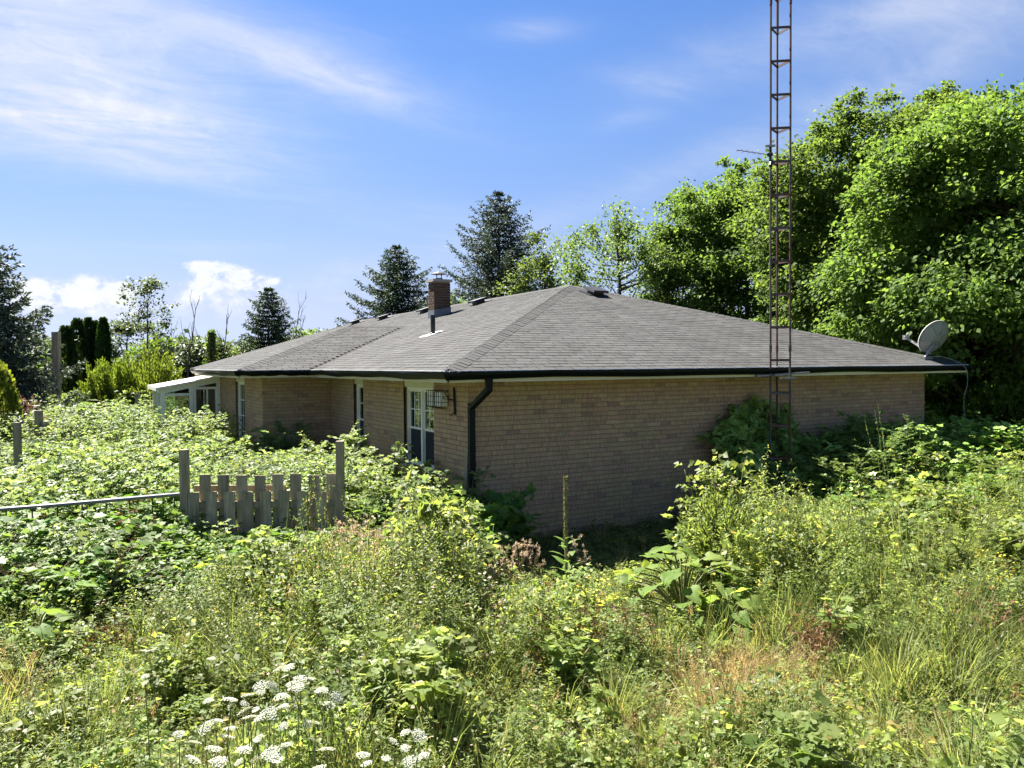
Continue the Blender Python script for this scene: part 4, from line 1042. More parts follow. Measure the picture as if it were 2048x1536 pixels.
# ------------------------------------------------------------------ trees
def deciduous(name, label, base, H, rad, trunk_h, mat, seed, n_clump=70, per=330, leaf=0.15, clump_r=0.75, group=None, cat='tree', shape=(1, 1), bark='bark', trunk_r=None, low=0.25, lumpy=1.0, sprig=0.0, loose=0.0, tmpl=T_QUAD, lean=(0, 0), upright=0.0, flat=0.72):
    g = np.random.default_rng(seed)
    root = empty(name, tuple(base)); tag(root, label, cat, group)
    cz = trunk_h + (H-trunk_h)*0.5; rz_ = (H-trunk_h)*0.5
    # clump centres: uneven ellipsoid, mostly near its surface
    u = rdir(n_clump, g); rr = g.uniform(0.45 if lumpy >= 1 else 0.6, 1.0, n_clump)**0.5
    lump = 1 + lumpy*(0.18*np.sin(3*np.arctan2(u[:, 1], u[:, 0]) + seed) + 0.12*np.sin(5*u[:, 2] + seed*2))
    cc = np.stack([u[:, 0]*rad*shape[0]*rr*lump, u[:, 1]*rad*shape[1]*rr*lump, cz + u[:, 2]*rz_*rr*lump], 1)
    # narrower at the base
    tz = np.clip((cc[:, 2]-trunk_h)/(H-trunk_h), 0, 1); cc[:, :2] *= (0.72 + 0.28*np.clip(tz/0.35, 0, 1))[:, None]
    cc[:, 0] += lean[0]*tz; cc[:, 1] += lean[1]*tz
    cc[:, 2] = np.clip(cc[:, 2], 0.5, H - 0.78*clump_r)
    tr = trunk_r or H*0.017
    tf = Fol()
    topz = H*0.8; k = 7; zz = np.linspace(-0.1, topz, k)
    wob = np.cumsum(g.normal(0, 0.05, (k, 2)), 0); tx = wob[:, 0] + lean[0]*zz/H; ty = wob[:, 1] + lean[1]*zz/H
    tpts = np.stack([tx, ty, zz], 1)
    tf.tube(tpts, tr*(1-0.85*zz/H).clip(0.1), 8, 0)
    for c in cc[:: max(1, n_clump//45)]:
        zb = max(trunk_h*0.5, min(topz*0.95, c[2] - 0.35*np.hypot(c[0], c[1]) - 0.3)); bx = np.array([np.interp(zb, zz, tx), np.interp(zb, zz, ty), zb])
        mid = bx*0.45 + c*0.55 + np.array([0, 0, -0.12*np.linalg.norm(c-bx)]) + g.normal(0, 0.08, 3)
        r0 = tr*(1-0.85*zb/H)*0.5
        tf.tube(np.array([bx, mid, c]), [r0, r0*0.5, r0*0.12], 5, 0)
    link('trunk', tf.mesh('trunk', [M[bark]], True), None, root)
    # leaves
    fo = Fol()
    K = n_clump*per
    cr = clump_r*g.uniform(0.65, 1.3, n_clump)
    if sprig:                       # a share of small twiggy clumps standing proud of the outline
        ns_ = int(n_clump*sprig); cr[-ns_:] *= 0.42; vec_ = cc[-ns_:] - np.array([lean[0]*0.5, lean[1]*0.5, cz]); sc_ = np.stack([vec_[:, 0]/(rad*shape[0]), vec_[:, 1]/(rad*shape[1]), vec_[:, 2]/rz_], 1)
        cc[-ns_:] = np.array([lean[0]*0.5, lean[1]*0.5, cz]) + vec_/np.linalg.norm(sc_, axis=1)[:, None]*g.uniform(0.98, 1.13, ns_)[:, None]; cc[-ns_:, 2] = np.clip(cc[-ns_:, 2], 0.6, H + 0.1)
    ci = g.choice(n_clump, K, p=cr**1.7/np.sum(cr**1.7)) if sprig else np.repeat(np.arange(n_clump), per)
    off = rdir(K, g)*(g.random(K)**(0.45 if loose == 0 else 0.8))[:, None]
    off[:, 2] = off[:, 2]*flat
    if upright: off[:, 2] *= 1+upright; off[:, :2] *= 1-0.35*upright
    pos = cc[ci] + off*cr[ci][:, None]
    # twig structure: pull leaves towards random spokes so gaps remain
    nsp = 11
    sp_ = rdir(n_clump*nsp, g).reshape(n_clump, nsp, 3); sp_[..., 2] *= flat
    pick = sp_[ci, g.integers(0, nsp, K)]
    tt = g.random(K)**0.6
    pos2 = cc[ci] + pick*(cr[ci]*tt*1.12)[:, None] + g.normal(0, 0.13, (K, 3))*cr[ci][:, None]
    pos = np.where((g.random(K) < 0.62)[:, None], pos2, pos)
    outw = norm(pos - np.array([lean[0]*0.5, lean[1]*0.5, cz]))
    d = norm(outw*0.7 + rdir(K, g)*0.8 + np.array([0, 0, -0.45 + 0.8*upright]))
    nr = norm(outw*0.35 + rdir(K, g)*0.55 + np.array([0, 0, 0.75]))
    fo.leaves(tmpl, pos, d, nr, leaf*g.uniform(0.65, 1.25, K), g.uniform(0.9, 1.4, K), g=g)
    link('crown', fo.mesh('crown', [mat]), None, root)
    return root

def conifer(name, label, base, H, rad, mat, seed, droop=0.25, group=None, levels=None, z0=0.3, dens=1.0, tw=0.34, tipw=0.02, power=0.9):
    g = np.random.default_rng(seed)
    root = empty(name, tuple(base)); tag(root, label, 'conifer', group)
    tf = Fol(); zz = np.linspace(0, H, 6); tf.tube(np.stack([g.normal(0, 0.02, 6), g.normal(0, 0.02, 6), zz], 1), H*0.016*(1-zz/H*0.93), 8, 0)
    fo = Fol(); P_, D_, N_, S_, LV_ = [], [], [], [], []
    levels = levels or int(H/0.26)
    for l_ in range(levels):
        f = l_/(levels-1); z = z0 + (H-0.12-z0)*f
        r_ = rad*(1-f)**power*g.uniform(0.82, 1.12) + tipw
        nb = max(5, int((9 + 7*(1-f))*dens))
        a0 = g.random()*6.28
        for k in range(nb):
            a = a0 + k*6.283/nb + g.normal(0, 0.16); rl_ = r_*g.uniform(0.5, 1.2)
            h = np.array([math.cos(a), math.sin(a), 0]); n_ = max(3, int(rl_/0.17))
            t_ = np.linspace(0.12, 1, n_)
            rise = 0.10*rl_*(1 if f > 0.6 else 0.3)
            pts = h[None]*(rl_*t_)[:, None] + np.array([0, 0, z])[None]; pts[:, 2] += -droop*rl_*np.sin(t_*2.2)*0.8 + rise*t_**2 + (0.16*rl_*t_**3)
            tf.tube(np.vstack([[0, 0, z], pts[n_//2], pts[-1]]), [0.018+0.006*(1-f)*rad, 0.012, 0.004], 3, 0)
            side = np.array([-h[1], h[0], 0])
            for i in range(n_):
                lt = tw*(1-0.45*t_[i])*g.uniform(0.6, 1.2)*min(1, 0.35+rl_)
                for sgn in (-1, 1, 0):
                    dd = h*0.65 + side*sgn*0.75 + np.array([0, 0, g.uniform(-0.55, 0.2)]) if sgn else h*0.8 + np.array([0, 0, g.uniform(-0.1, 0.45)])
                    m_ = 6
                    q = pts[i][None] + norm(dd)[None]*(lt*np.linspace(0.05, 0.95, m_))[:, None]; q = q + g.normal(0, 0.018, (m_, 3))
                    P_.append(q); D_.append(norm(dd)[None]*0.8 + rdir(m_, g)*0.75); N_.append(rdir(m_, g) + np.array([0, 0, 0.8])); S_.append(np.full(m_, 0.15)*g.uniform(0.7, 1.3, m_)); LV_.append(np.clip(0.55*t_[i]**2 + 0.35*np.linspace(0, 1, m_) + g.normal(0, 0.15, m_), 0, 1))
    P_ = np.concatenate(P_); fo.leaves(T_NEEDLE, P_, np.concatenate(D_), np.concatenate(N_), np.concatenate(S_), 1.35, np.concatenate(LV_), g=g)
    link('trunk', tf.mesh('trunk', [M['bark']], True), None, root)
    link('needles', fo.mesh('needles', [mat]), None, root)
    return root

def columnar(name, label, base, H, rad, seed, mat, group=None, tips=((0, 0, 1.0),)):
    g = np.random.default_rng(seed); root = empty(name, tuple(base)); tag(root, label, 'conifer', group)
    tf = Fol(); tf.tube([(0, 0, 0), (0, 0, H*0.5), (0, 0, H*0.95)], [0.07, 0.05, 0.01], 7, 0); link('trunk', tf.mesh('trunk', [M['bark']], True), None, root)
    fo = Fol()
    for tx, ty, hs in tips:
        k = int(5200*H/4.5/len(tips)**0.4); f = g.random(k)**0.85; z = 0.1 + (H*hs-0.1)*f
        prof = np.clip(np.sqrt(np.clip(1-f, 0, 1))*1.05*(0.72+0.5*f), 0, 1)
        a = g.random(k)*6.283; r_ = rad*hs*prof*(0.72 + 0.28*g.random(k)**0.5)*(1+0.10*np.sin(a*4+z*2.1)+0.07*np.sin(a*7-z*5))
        pos = np.stack([tx*rad+r_*np.cos(a), ty*rad+r_*np.sin(a), z], 1)
        outw = np.stack([np.cos(a), np.sin(a), np.zeros(k)], 1)
        d = norm(outw*0.45 + np.array([0, 0, 0.9]) + rdir(k, g)*0.35)
        nr = norm(np.cross(d, outw) + rdir(k, g)*0.6 + outw*0.5)
        fo.leaves(T_FAN, pos, d, nr, 0.17*g.uniform(0.6, 1.3, k), 0.8, g=g)
    link('foliage', fo.mesh('foliage', [mat]), None, root); return root

def plume_shrub(name, label, base, rad, H, seed, mat, n=70, leaf=0.10, group=None, cat='shrub', per=150, wd=0.30, stem=None):
    g = np.random.default_rng(seed); root = empty(name, tuple(base)); tag(root, label, cat, group)
    fo = Fol(); tf = Fol()
    for k in range(n):
        a = g.random()*6.283; rr = rad*math.sqrt(g.random()); c0 = np.array([rr*0.35*math.cos(a), rr*0.35*math.sin(a), 0.1])
        hh = H*(1-0.5*(rr/rad)**2)*g.uniform(0.75, 1.05); c1 = np.array([rr*math.cos(a), rr*math.sin(a), hh])
        mid = (c0+c1)/2 + np.array([0, 0, 0.1*H]); path = smooth_path([c0, mid, c1], 5); tf.tube(path, np.linspace(0.03, 0.005, len(path)), 4, 0)
        t_ = g.random(per)**0.6; i = (t_*(len(path)-1)); i0 = np.clip(i.astype(int), 0, len(path)-2); fr_ = (i-i0)[:, None]
        c = path[i0]*(1-fr_)+path[i0+1]*fr_; w = wd*(1.12-t_)+0.04
        pos = c + rdir(per, g)*(w*g.random(per)**0.5)[:, None]
        ax = norm(path[-1]-path[len(path)//2])
        d = norm(ax*0.9 + (pos-c)*1.6 + rdir(per, g)*0.4); fo.leaves(T_LANCE, pos, d, rdir(per, g, 0.6), leaf*g.uniform(0.7, 1.4, per), 1.5, g=g)
    link('stems', tf.mesh('stems', [stem or M['bark']]), None, root); link('foliage', fo.mesh('foliage', [mat]), None, root); return root

def dead_tree(name, label, base, H, seed, lean=(0, 0), ivy=0.0, spread=0.35, group=None, r0=0.09, tuft=0):
    g = np.random.default_rng(seed); root = empty(name, tuple(base)); tag(root, label, 'tree', group); tf = Fol(); tips = []
    def grow(p, d, ln, r_, lev):
        pts = [p]; dd = d.copy(); n = 5
        for i in range(n): dd = norm(dd + g.normal(0, 0.10, 3) + np.array([0, 0, 0.05])); pts.append(pts[-1] + dd*ln/n)
        pts = np.array(pts); tf.tube(pts, np.linspace(r_, r_*0.45, n+1), 5, 0); tips.append(pts[-1])
        if lev > 0:
            for k in range(3 if lev > 1 else 2):
                j = g.integers(2, n+1); s = g.normal(0, 1, 3); s[2] = abs(s[2])*0.6+0.5
                grow(pts[j], norm(dd + norm(s)*spread*2.0), ln*g.uniform(0.4, 0.65), r_*0.5, lev-1)
    grow(np.array([0, 0, 0.0]), norm(np.array([lean[0], lean[1], 1.0])), H*0.62, r0, 3)
    link('trunk', tf.mesh('trunk', [M['deadwood']], True), None, root)
    if ivy > 0:
        fo = Fol(); k = 2600; z = ivy*g.random(k)**0.8; a = g.random(k)*6.283; r_ = (0.62*(1-z/ivy*0.75))*np.sqrt(g.random(k))*(1+0.3*np.sin(z*6+a))
        pos = np.stack([lean[0]*z+r_*np.cos(a), lean[1]*z+r_*np.sin(a), z], 1); fo.leaves(T_OVATE, pos, rdir(k, g, -0.4), rdir(k, g, 0.5), 0.14*g.uniform(0.7, 1.3, k), 1.3, g=g)
        link('ivy', fo.mesh('ivy', [L['maple']]), None, root)
    return root

G_BACK = 'trees behind the bungalow'
# right-hand maples
deciduous('maple_tree', 'huge green maple filling the right edge, behind the satellite dish', at(2040, 20.5), zat(196, 1990, 20.5), 4.4, 0.4, L['maple_b'], 11, 340, 640, 0.132, 1.0, G_BACK, trunk_r=0.22, flat=0.6, lumpy=0.5, sprig=0.35)
deciduous('maple_tree', 'big green maple between the tower and the right edge of the picture', at(1800, 26.0), zat(205, 1830, 26.0), 4.2, 0.6, L['maple'], 12, 340, 640, 0.138, 1.0, G_BACK, trunk_r=0.22, flat=0.6, lumpy=0.5, sprig=0.35)
deciduous('maple_tree', 'rounded dark green maple behind the antenna tower', at(1500, 36.0), zat(335, 1500, 36.0), 4.2, 1.0, L['maple'], 13, 240, 510, 0.170, 1.05, G_BACK, trunk_r=0.2, flat=0.6, lumpy=0.5, sprig=0.35)
deciduous('shade_tree', 'shorter dark green tree in the shade between the two right-hand maples', at(1660, 31.0), zat(395, 1660, 31), 3.2, 0.8, L['maple'], 14, 90, 480, 0.17, 0.95, G_BACK)
deciduous('wispy_tree', 'pale green wispy tree with upright shoots above the right roof slope', at(1235, 34.0), zat(418, 1240, 34), 2.7, 1.2, L['lightgreen'], 15, 85, 190, 0.14, 0.8, G_BACK, loose=1.0, upright=0.6)
deciduous('pale_tree', 'yellow-green tree beside the tall blue spruce, over the roof peak', at(1085, 38.0), zat(452, 1085, 38), 1.75, 1.2, L['lightgreen'], 16, 50, 200, 0.16, 0.75, G_BACK, loose=0.5)
deciduous('pale_tree', 'low yellow-green tree left of the rounded maple, above the right roof slope', at(1345, 33.0), zat(510, 1345, 33), 1.5, 1.0, L['lightgreen'], 17, 44, 220, 0.15, 0.7, G_BACK)
deciduous('sprouting_bush', 'small bright leafy bush peeking over the right roof slope below the tower', at(1690, 22.5), zat(640, 1690, 22.5), 1.2, 0.5, L['maple_b'], 18, 26, 200, 0.13, 0.6, G_BACK, cat='bush')
deciduous('sprouting_bush', 'small bright leafy bush left of the satellite dish', at(1780, 21.5), zat(650, 1750, 21.5), 0.9, 0.5, L['maple_b'], 19, 22, 200, 0.12, 0.5, G_BACK, cat='bush')
# conifers behind the house
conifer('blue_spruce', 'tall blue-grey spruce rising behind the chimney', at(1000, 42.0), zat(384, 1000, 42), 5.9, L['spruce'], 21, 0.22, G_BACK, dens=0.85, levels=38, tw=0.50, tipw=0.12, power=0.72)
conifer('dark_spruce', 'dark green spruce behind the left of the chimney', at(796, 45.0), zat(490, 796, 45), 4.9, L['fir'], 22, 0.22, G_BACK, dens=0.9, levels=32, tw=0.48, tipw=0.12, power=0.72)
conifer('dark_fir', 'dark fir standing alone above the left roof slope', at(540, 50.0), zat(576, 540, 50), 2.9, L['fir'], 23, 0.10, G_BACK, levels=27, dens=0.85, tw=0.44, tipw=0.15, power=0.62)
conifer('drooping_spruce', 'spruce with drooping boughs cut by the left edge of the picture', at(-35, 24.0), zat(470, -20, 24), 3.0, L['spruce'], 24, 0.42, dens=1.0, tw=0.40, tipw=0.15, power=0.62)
columnar('columnar_cedar', 'widest dark columnar cedar, nearest the tall timber post', at(147, 34.0), zat(642, 150, 34), 0.56, 31, L['cedar'], 'columnar cedars on the left', ((-0.5, 0, 0.93), (0.35, 0, 1.0)))
columnar('columnar_cedar', 'middle one of the three dark columnar cedars', at(184, 34.6), zat(641, 184, 34.6), 0.34, 32, L['cedar'], 'columnar cedars on the left', ((-0.3, 0, 1.0), (0.55, 0, 0.97)))
columnar('columnar_cedar', 'rightmost of the three dark columnar cedars', at(209, 34.2), zat(641, 209, 34.2), 0.36, 33, L['cedar'], 'columnar cedars on the left')
columnar('golden_cedar', 'yellow-green globe cedar cut by the left edge of the picture', at(-22, 19.0), zat(728, 0, 19), 0.85, 34, L['gold'])
plume_shrub('golden_juniper', 'golden juniper shrub nearer the columnar cedars', at(222, 27.0), 1.15, zat(702, 215, 27), 41, L['gold'], 90, 0.11, 'golden junipers left of the sunroom')
plume_shrub('golden_juniper', 'golden juniper shrub nearer the sunroom roof', at(305, 27.5), 1.45, zat(690, 300, 27.5), 42, L['gold'], 110, 0.11, 'golden junipers left of the sunroom')
deciduous('slender_tree', 'slender loose-leaved tree against the cumulus clouds on the left', at(300, 42.0), zat(548, 300, 42), 1.1, 2.6, L['greygreen'], 43, 30, 70, 0.17, 0.55, loose=1.0, trunk_r=0.08, bark='deadwood')
dead_tree('bare_tree', 'thin bare pole-like dead tree right of the slender loose-leaved tree', at(348, 41.0), 5.8, 51, (-0.06, 0.03), 0, 0.12, r0=0.05)
dead_tree('bare_tree', 'bare dead tree with short crooked branches', at(383, 40.0), 5.6, 52, (0.0, 0), 0, 0.25, r0=0.08)
dead_tree('bare_tree', 'forked dead tree with ivy round its base', at(424, 40.0), 6.2, 53, (0.0, 0), 4.6, 0.30, r0=0.09)
dead_tree('bare_tree', 'small bare dead tree right of the lone dark fir', at(588, 52.0), 6.6, 54, (0.08, 0), 0, 0.3, r0=0.07)
BG = 'far trees on the left horizon'
far = [(20, 52, 668, 3.4, 'greygreen', 'far grey-green tree behind the drooping spruce'), (115, 50, 652, 2.6, 'greygreen', 'far grey-green tree right behind the tall timber post'), (255, 55, 640, 2.2, 'greygreen', 'far round tree right of the columnar cedars'),
       (335, 48, 672, 2.0, 'maple', 'far dark tree below the slender loose-leaved tree'), (395, 46, 678, 1.7, 'greygreen', 'far grey-green tree among the bare dead trees'), (455, 52, 690, 1.8, 'lightgreen', 'far pale tree between the ivied dead tree and the lone fir'),
       (610, 56, 652, 1.7, 'lightgreen', 'far pale tree right of the lone dark fir'), (655, 60, 655, 1.8, 'lightgreen', 'far pale tree over the left end of the ridge'), (520, 56, 680, 2.0, 'lightgreen', 'far pale tree at the foot of the lone fir'),
       (60, 36, 705, 2.2, 'maple', 'dark tree under the drooping spruce boughs'), (905, 50, 590, 1.5, 'maple', 'dark tree right behind the chimney')]
for i, (px, d, py, r_, mt_, lb) in enumerate(far):
    deciduous('far_tree', lb, at(px, d), zat(py, px, d), r_, 0.4, L[mt_], 60+i, 44, 150, 0.22, 0.75, BG)
# shrubs in the shade right of the house
SH = 'shaded shrubs under the maples'
for i, (px, d, py, r_, lb) in enumerate([(1920, 20.0, 830, 1.2, 'dark shrub right beside the house corner below the dish'), (2000, 19.0, 860, 1.2, 'dark shrub at the right edge under the maple'), (2110, 18.0, 870, 1.3, 'dark shrub cut by the right edge of the picture'), (1945, 16.5, 935, 0.9, 'low dark shrub in front of the shaded right corner')]):
    deciduous('shaded_shrub', lb, at(px, d), zat(py, px, d), r_, 0.1, L['maple'], 80+i, 40, 170, 0.12, 0.5, SH, cat='shrub')
deciduous('russet_shrub', 'small dark russet shrub at the far left among the brambles', at(42, 20.0), zat(790, 42, 20), 0.55, 0.3, L['red'], 90, 20, 150, 0.10, 0.35, cat='shrub')
# woods beyond everything, closing the gaps near the horizon
fo = Fol(); g = np.random.default_rng(5); k = 36000
a = g.uniform(-1.05, 1.05, k); rr = g.uniform(75, 95, k); hh = 2.6 + 1.5*np.sin(a*13) + 1.0*np.sin(a*31+1) + g.normal(0, 0.5, k)
pos = np.stack([CAM[0]+rr*np.sin(YAW+a), CAM[1]+rr*np.cos(YAW+a), hh.clip(0.6)*g.random(k)**0.7], 1)
fo.leaves(T_QUAD, pos, rdir(k, g), rdir(k, g, 0.8), 0.7*g.uniform(0.6, 1.3, k), 1.4, g=g)
o = link('far_woods', fo.mesh('far_woods', [L['greygreen']])); tag(o, 'low green woods along the horizon', 'woods', kind='stuff')

# ------------------------------------------------------------------ meadow prototypes (instanced by geometry nodes)
T_BLADE = (np.array([[0, 0.5, 0], [0, -0.5, 0], [0.35, 0.46, 0.03], [0.35, -0.46, 0.03], [0.70, 0.30, 0.14], [0.70, -0.30, 0.14], [1.0, 0, 0.36]]), np.array([[0, 1, 2], [1, 3, 2], [2, 3, 4], [3, 5, 4], [4, 5, 6]]))
def proto_obj(name, fo, mats):
    return bpy.data.objects.new(name, fo.mesh(name, mats))
def herb(seed, H=0.65, nleaf=46, leaf=0.07, width=1.0, leafm='weed', nst=3, spread=0.10, tmpl=T_LANCE, flowers=0, fm='yellow', fsize=0.016, name='leafy_weed', stemr=0.0028):
    g = np.random.default_rng(seed); fo = Fol()
    for s in range(nst):
        a = g.random()*6.283; b0 = np.array([math.cos(a), math.sin(a), 0])*spread*g.random()
        h = H*g.uniform(0.65, 1.0); top = b0 + np.array([math.cos(a), math.sin(a), 0])*spread*g.uniform(0.3, 1.6) + np.array([0, 0, h])
        path = smooth_path([b0, (b0+top)/2 + g.normal(0, 0.02, 3), top], 4); fo.tube(path, np.linspace(stemr, stemr*0.5, len(path)), 3, 1, g.random())
        t_ = np.sort(g.uniform(0.12, 1.0, nleaf)); i = t_*(len(path)-1); i0 = np.clip(i.astype(int), 0, len(path)-2); c = path[i0]*(1-(i-i0)[:, None]) + path[i0+1]*(i-i0)[:, None]
        an = np.arange(nleaf)*2.4 + g.normal(0, 0.3, nleaf); o_ = np.stack([np.cos(an), np.sin(an), np.zeros(nleaf)], 1)
        off = o_*(g.random(nleaf)*0.05*(1.2-t_))[:, None]
        d = o_ + np.stack([np.zeros(nleaf)]*2 + [g.uniform(-0.25, 0.75, nleaf)], 1); n_ = np.array([0, 0, 1.0]) + o_*-0.3 + g.normal(0, 0.35, (nleaf, 3))
        fo.leaves(tmpl, c+off, d, n_, leaf*(1.15-0.55*t_)*g.uniform(0.7, 1.3, nleaf), width, g=g)
        if flowers:
            k = g.integers(flowers//2, flowers+1); fa = g.random(k)*6.283; fp = top + np.stack([np.cos(fa)*0.045, np.sin(fa)*0.045, g.uniform(-0.03, 0.05, k)], 1)*g.uniform(0.4, 1.2, (k, 1))
            fo.leaves(T_ROUND, fp, np.stack([np.cos(fa), np.sin(fa), np.zeros(k)], 1), np.array([0, 0, 1.0]) + g.normal(0, 0.4, (k, 3)), fsize*g.uniform(0.8, 1.3, k), 1.0, mi=2, g=g)
    return proto_obj(name, fo, [L[leafm], L['stem'], L[fm]])
def tuft(seed, n=42, H=0.45, mat='grass', lean=0.45, w=0.010, name='grass_tuft', seedm=None):
    g = np.random.default_rng(seed); fo = Fol(); a = g.random(n)*6.283; o_ = np.stack([np.cos(a), np.sin(a), np.zeros(n)], 1)
    pos = o_*(0.09*g.random(n))[:, None]; d = o_*g.uniform(0.05, lean, n)[:, None] + np.array([0, 0, 1.0]) + g.normal(0, 0.08, (n, 3)); s = H*g.uniform(0.5, 1.1, n)
    fo.leaves(T_BLADE, pos, d, o_, s, w/s*g.uniform(0.6, 1.3, n), g=g)
    if seedm:
        for q in range(8):
            aa = g.random()*6.283; top = np.array([math.cos(aa)*0.16*g.random(), math.sin(aa)*0.16*g.random(), H*g.uniform(1.0, 1.35)]); fo.tube([np.zeros(3), top*0.5, top], 0.0014, 3, 0, g.random())
            k = 12; tt = g.random(k); fo.leaves(T_QUAD, top[None]*(1-0.2*tt)[:, None], rdir(k, g, 0.9), rdir(k, g), 0.020, 0.7, g=g)
    return proto_obj(name, fo, [L[mat]])
def cover_(seed, n=60, H=0.2, leafm='weed', leaf=0.035, rad=0.16, tmpl=T_OVATE, width=1.3, name='low_herb'):
    g = np.random.default_rng(seed); fo = Fol(); a = g.random(n)*6.283; r_ = rad*np.sqrt(g.random(n)); pos = np.stack([r_*np.cos(a), r_*np.sin(a), H*(1-0.6*(r_/rad)**2)*g.uniform(0.35, 1.0, n)], 1)
    fo.leaves(tmpl, pos, np.stack([np.cos(a), np.sin(a), g.uniform(-0.3, 0.5, n)], 1), rdir(n, g, 1.3), leaf*g.uniform(0.6, 1.3, n), width, g=g)
    for q in range(6): fo.tube([np.zeros(3), pos[q]*0.6, pos[q]], 0.0016, 3, 1)
    return proto_obj(name, fo, [L[leafm], L['stem']])
def bramble(seed, n_cane=6, H=0.75, leaf=0.075, leafm='bramble', name='bramble_clump', rad=0.42, per=9, tmpl=T_OVATE, width=1.25):
    g = np.random.default_rng(seed); fo = Fol()
    for c in range(n_cane):
        a = g.random()*6.283; R_ = rad*g.uniform(0.3, 1.15); h = H*g.uniform(0.55, 1.05)
        p0 = np.array([math.cos(a), math.sin(a), 0])*rad*0.2; p1 = p0 + np.array([math.cos(a), math.sin(a), 0])*R_*0.5 + np.array([0, 0, h]); p2 = p0 + np.array([math.cos(a+0.4), math.sin(a+0.4), 0])*R_ + np.array([0, 0, h*g.uniform(0.65, 1.05)])
        path = smooth_path([p0, p1, p2], 5); fo.tube(path, np.linspace(0.005, 0.002, len(path)), 3, 1, g.random())
        t_ = np.linspace(0.25, 1.0, per) + g.normal(0, 0.02, per); i = np.clip(t_, 0, 1)*(len(path)-1); i0 = np.clip(i.astype(int), 0, len(path)-2); cpt = path[i0]*(1-(i-i0)[:, None]) + path[i0+1]*(i-i0)[:, None]
        for q in range(per):
            an = q*2.4 + g.normal(0, 0.4); o_ = np.array([math.cos(an), math.sin(an), g.uniform(0.0, 0.7)]); pet = cpt[q] + o_*leaf*g.uniform(0.5, 1.1)
            sz = leaf*g.uniform(0.7, 1.35)*(1.1-0.35*t_[q]); nn = np.array([0, 0, 1.0]) + g.normal(0, 0.42, 3); sd_ = np.array([-o_[1], o_[0], 0])
            fo.leaves(tmpl, np.array([pet]*3), np.array([o_, o_*0.35+sd_, o_*0.35-sd_]) + np.array([0, 0, -0.25]), np.array([nn]*3) + g.normal(0, 0.2, (3, 3)), np.array([sz*1.15, sz*0.9, sz*0.9]), width, g.random()*0.8 + g.random(3)*0.2, g=g)
    return proto_obj(name, fo, [L[leafm], L['stem']])
def dead_brush(seed, H=0.5, n=9, name='dead_stalks'):
    g = np.random.default_rng(seed); fo = Fol()
    for q in range(n):
        a = g.random()*6.283; top = np.array([math.cos(a)*0.3*g.random(), math.sin(a)*0.3*g.random(), H*g.uniform(0.5, 1.1)]); path = smooth_path([g.normal(0, 0.03, 3)*[1, 1, 0], top*0.5+g.normal(0, 0.03, 3), top], 3)
        fo.tube(path, np.linspace(0.003, 0.0012, len(path)), 3, 1, g.random()); k = 12; tt = g.uniform(0.4, 1, k); i0 = np.clip((tt*(len(path)-1)).astype(int), 0, len(path)-1)
        fo.leaves(T_LANCE, path[i0], rdir(k, g, -0.3), rdir(k, g), 0.045*g.uniform(0.6, 1.3, k), 1.4, g=g)
    return proto_obj(name, fo, [L['deadleaf'], L['deadstem']])
def fern_weed(seed, H=0.9, name='feathery_weed'):
    g = np.random.default_rng(seed); fo = Fol()
    for s in range(5):
        a = g.random()*6.283; top = np.array([math.cos(a)*0.16*g.random(), math.sin(a)*0.16*g.random(), H*g.uniform(0.7, 1.0)]); fo.tube([top*[0.2, 0.2, 0], top*0.5, top], 0.003, 3, 1)
        for b_ in range(16):
            t_ = 0.35 + 0.65*b_/15; an = b_*2.4; o_ = np.array([math.cos(an), math.sin(an), 0.35]); ln = 0.22*(1.15-t_*0.8); k = 9; q = np.linspace(0.1, 1, k)
            p_ = top*t_ + o_[None]*(ln*q)[:, None] + np.array([0, 0, -0.35])[None]*(ln*q**2)[:, None]
            fo.leaves(T_LANCE, p_, o_[None]*0.5 + rdir(k, g)*0.7, np.array([0, 0, 1.0]) + g.normal(0, 0.3, (k, 3)), 0.05*(1.2-0.5*q), 0.8, g=g)
    return proto_obj(name, fo, [L['weed_y'], L['stem']])

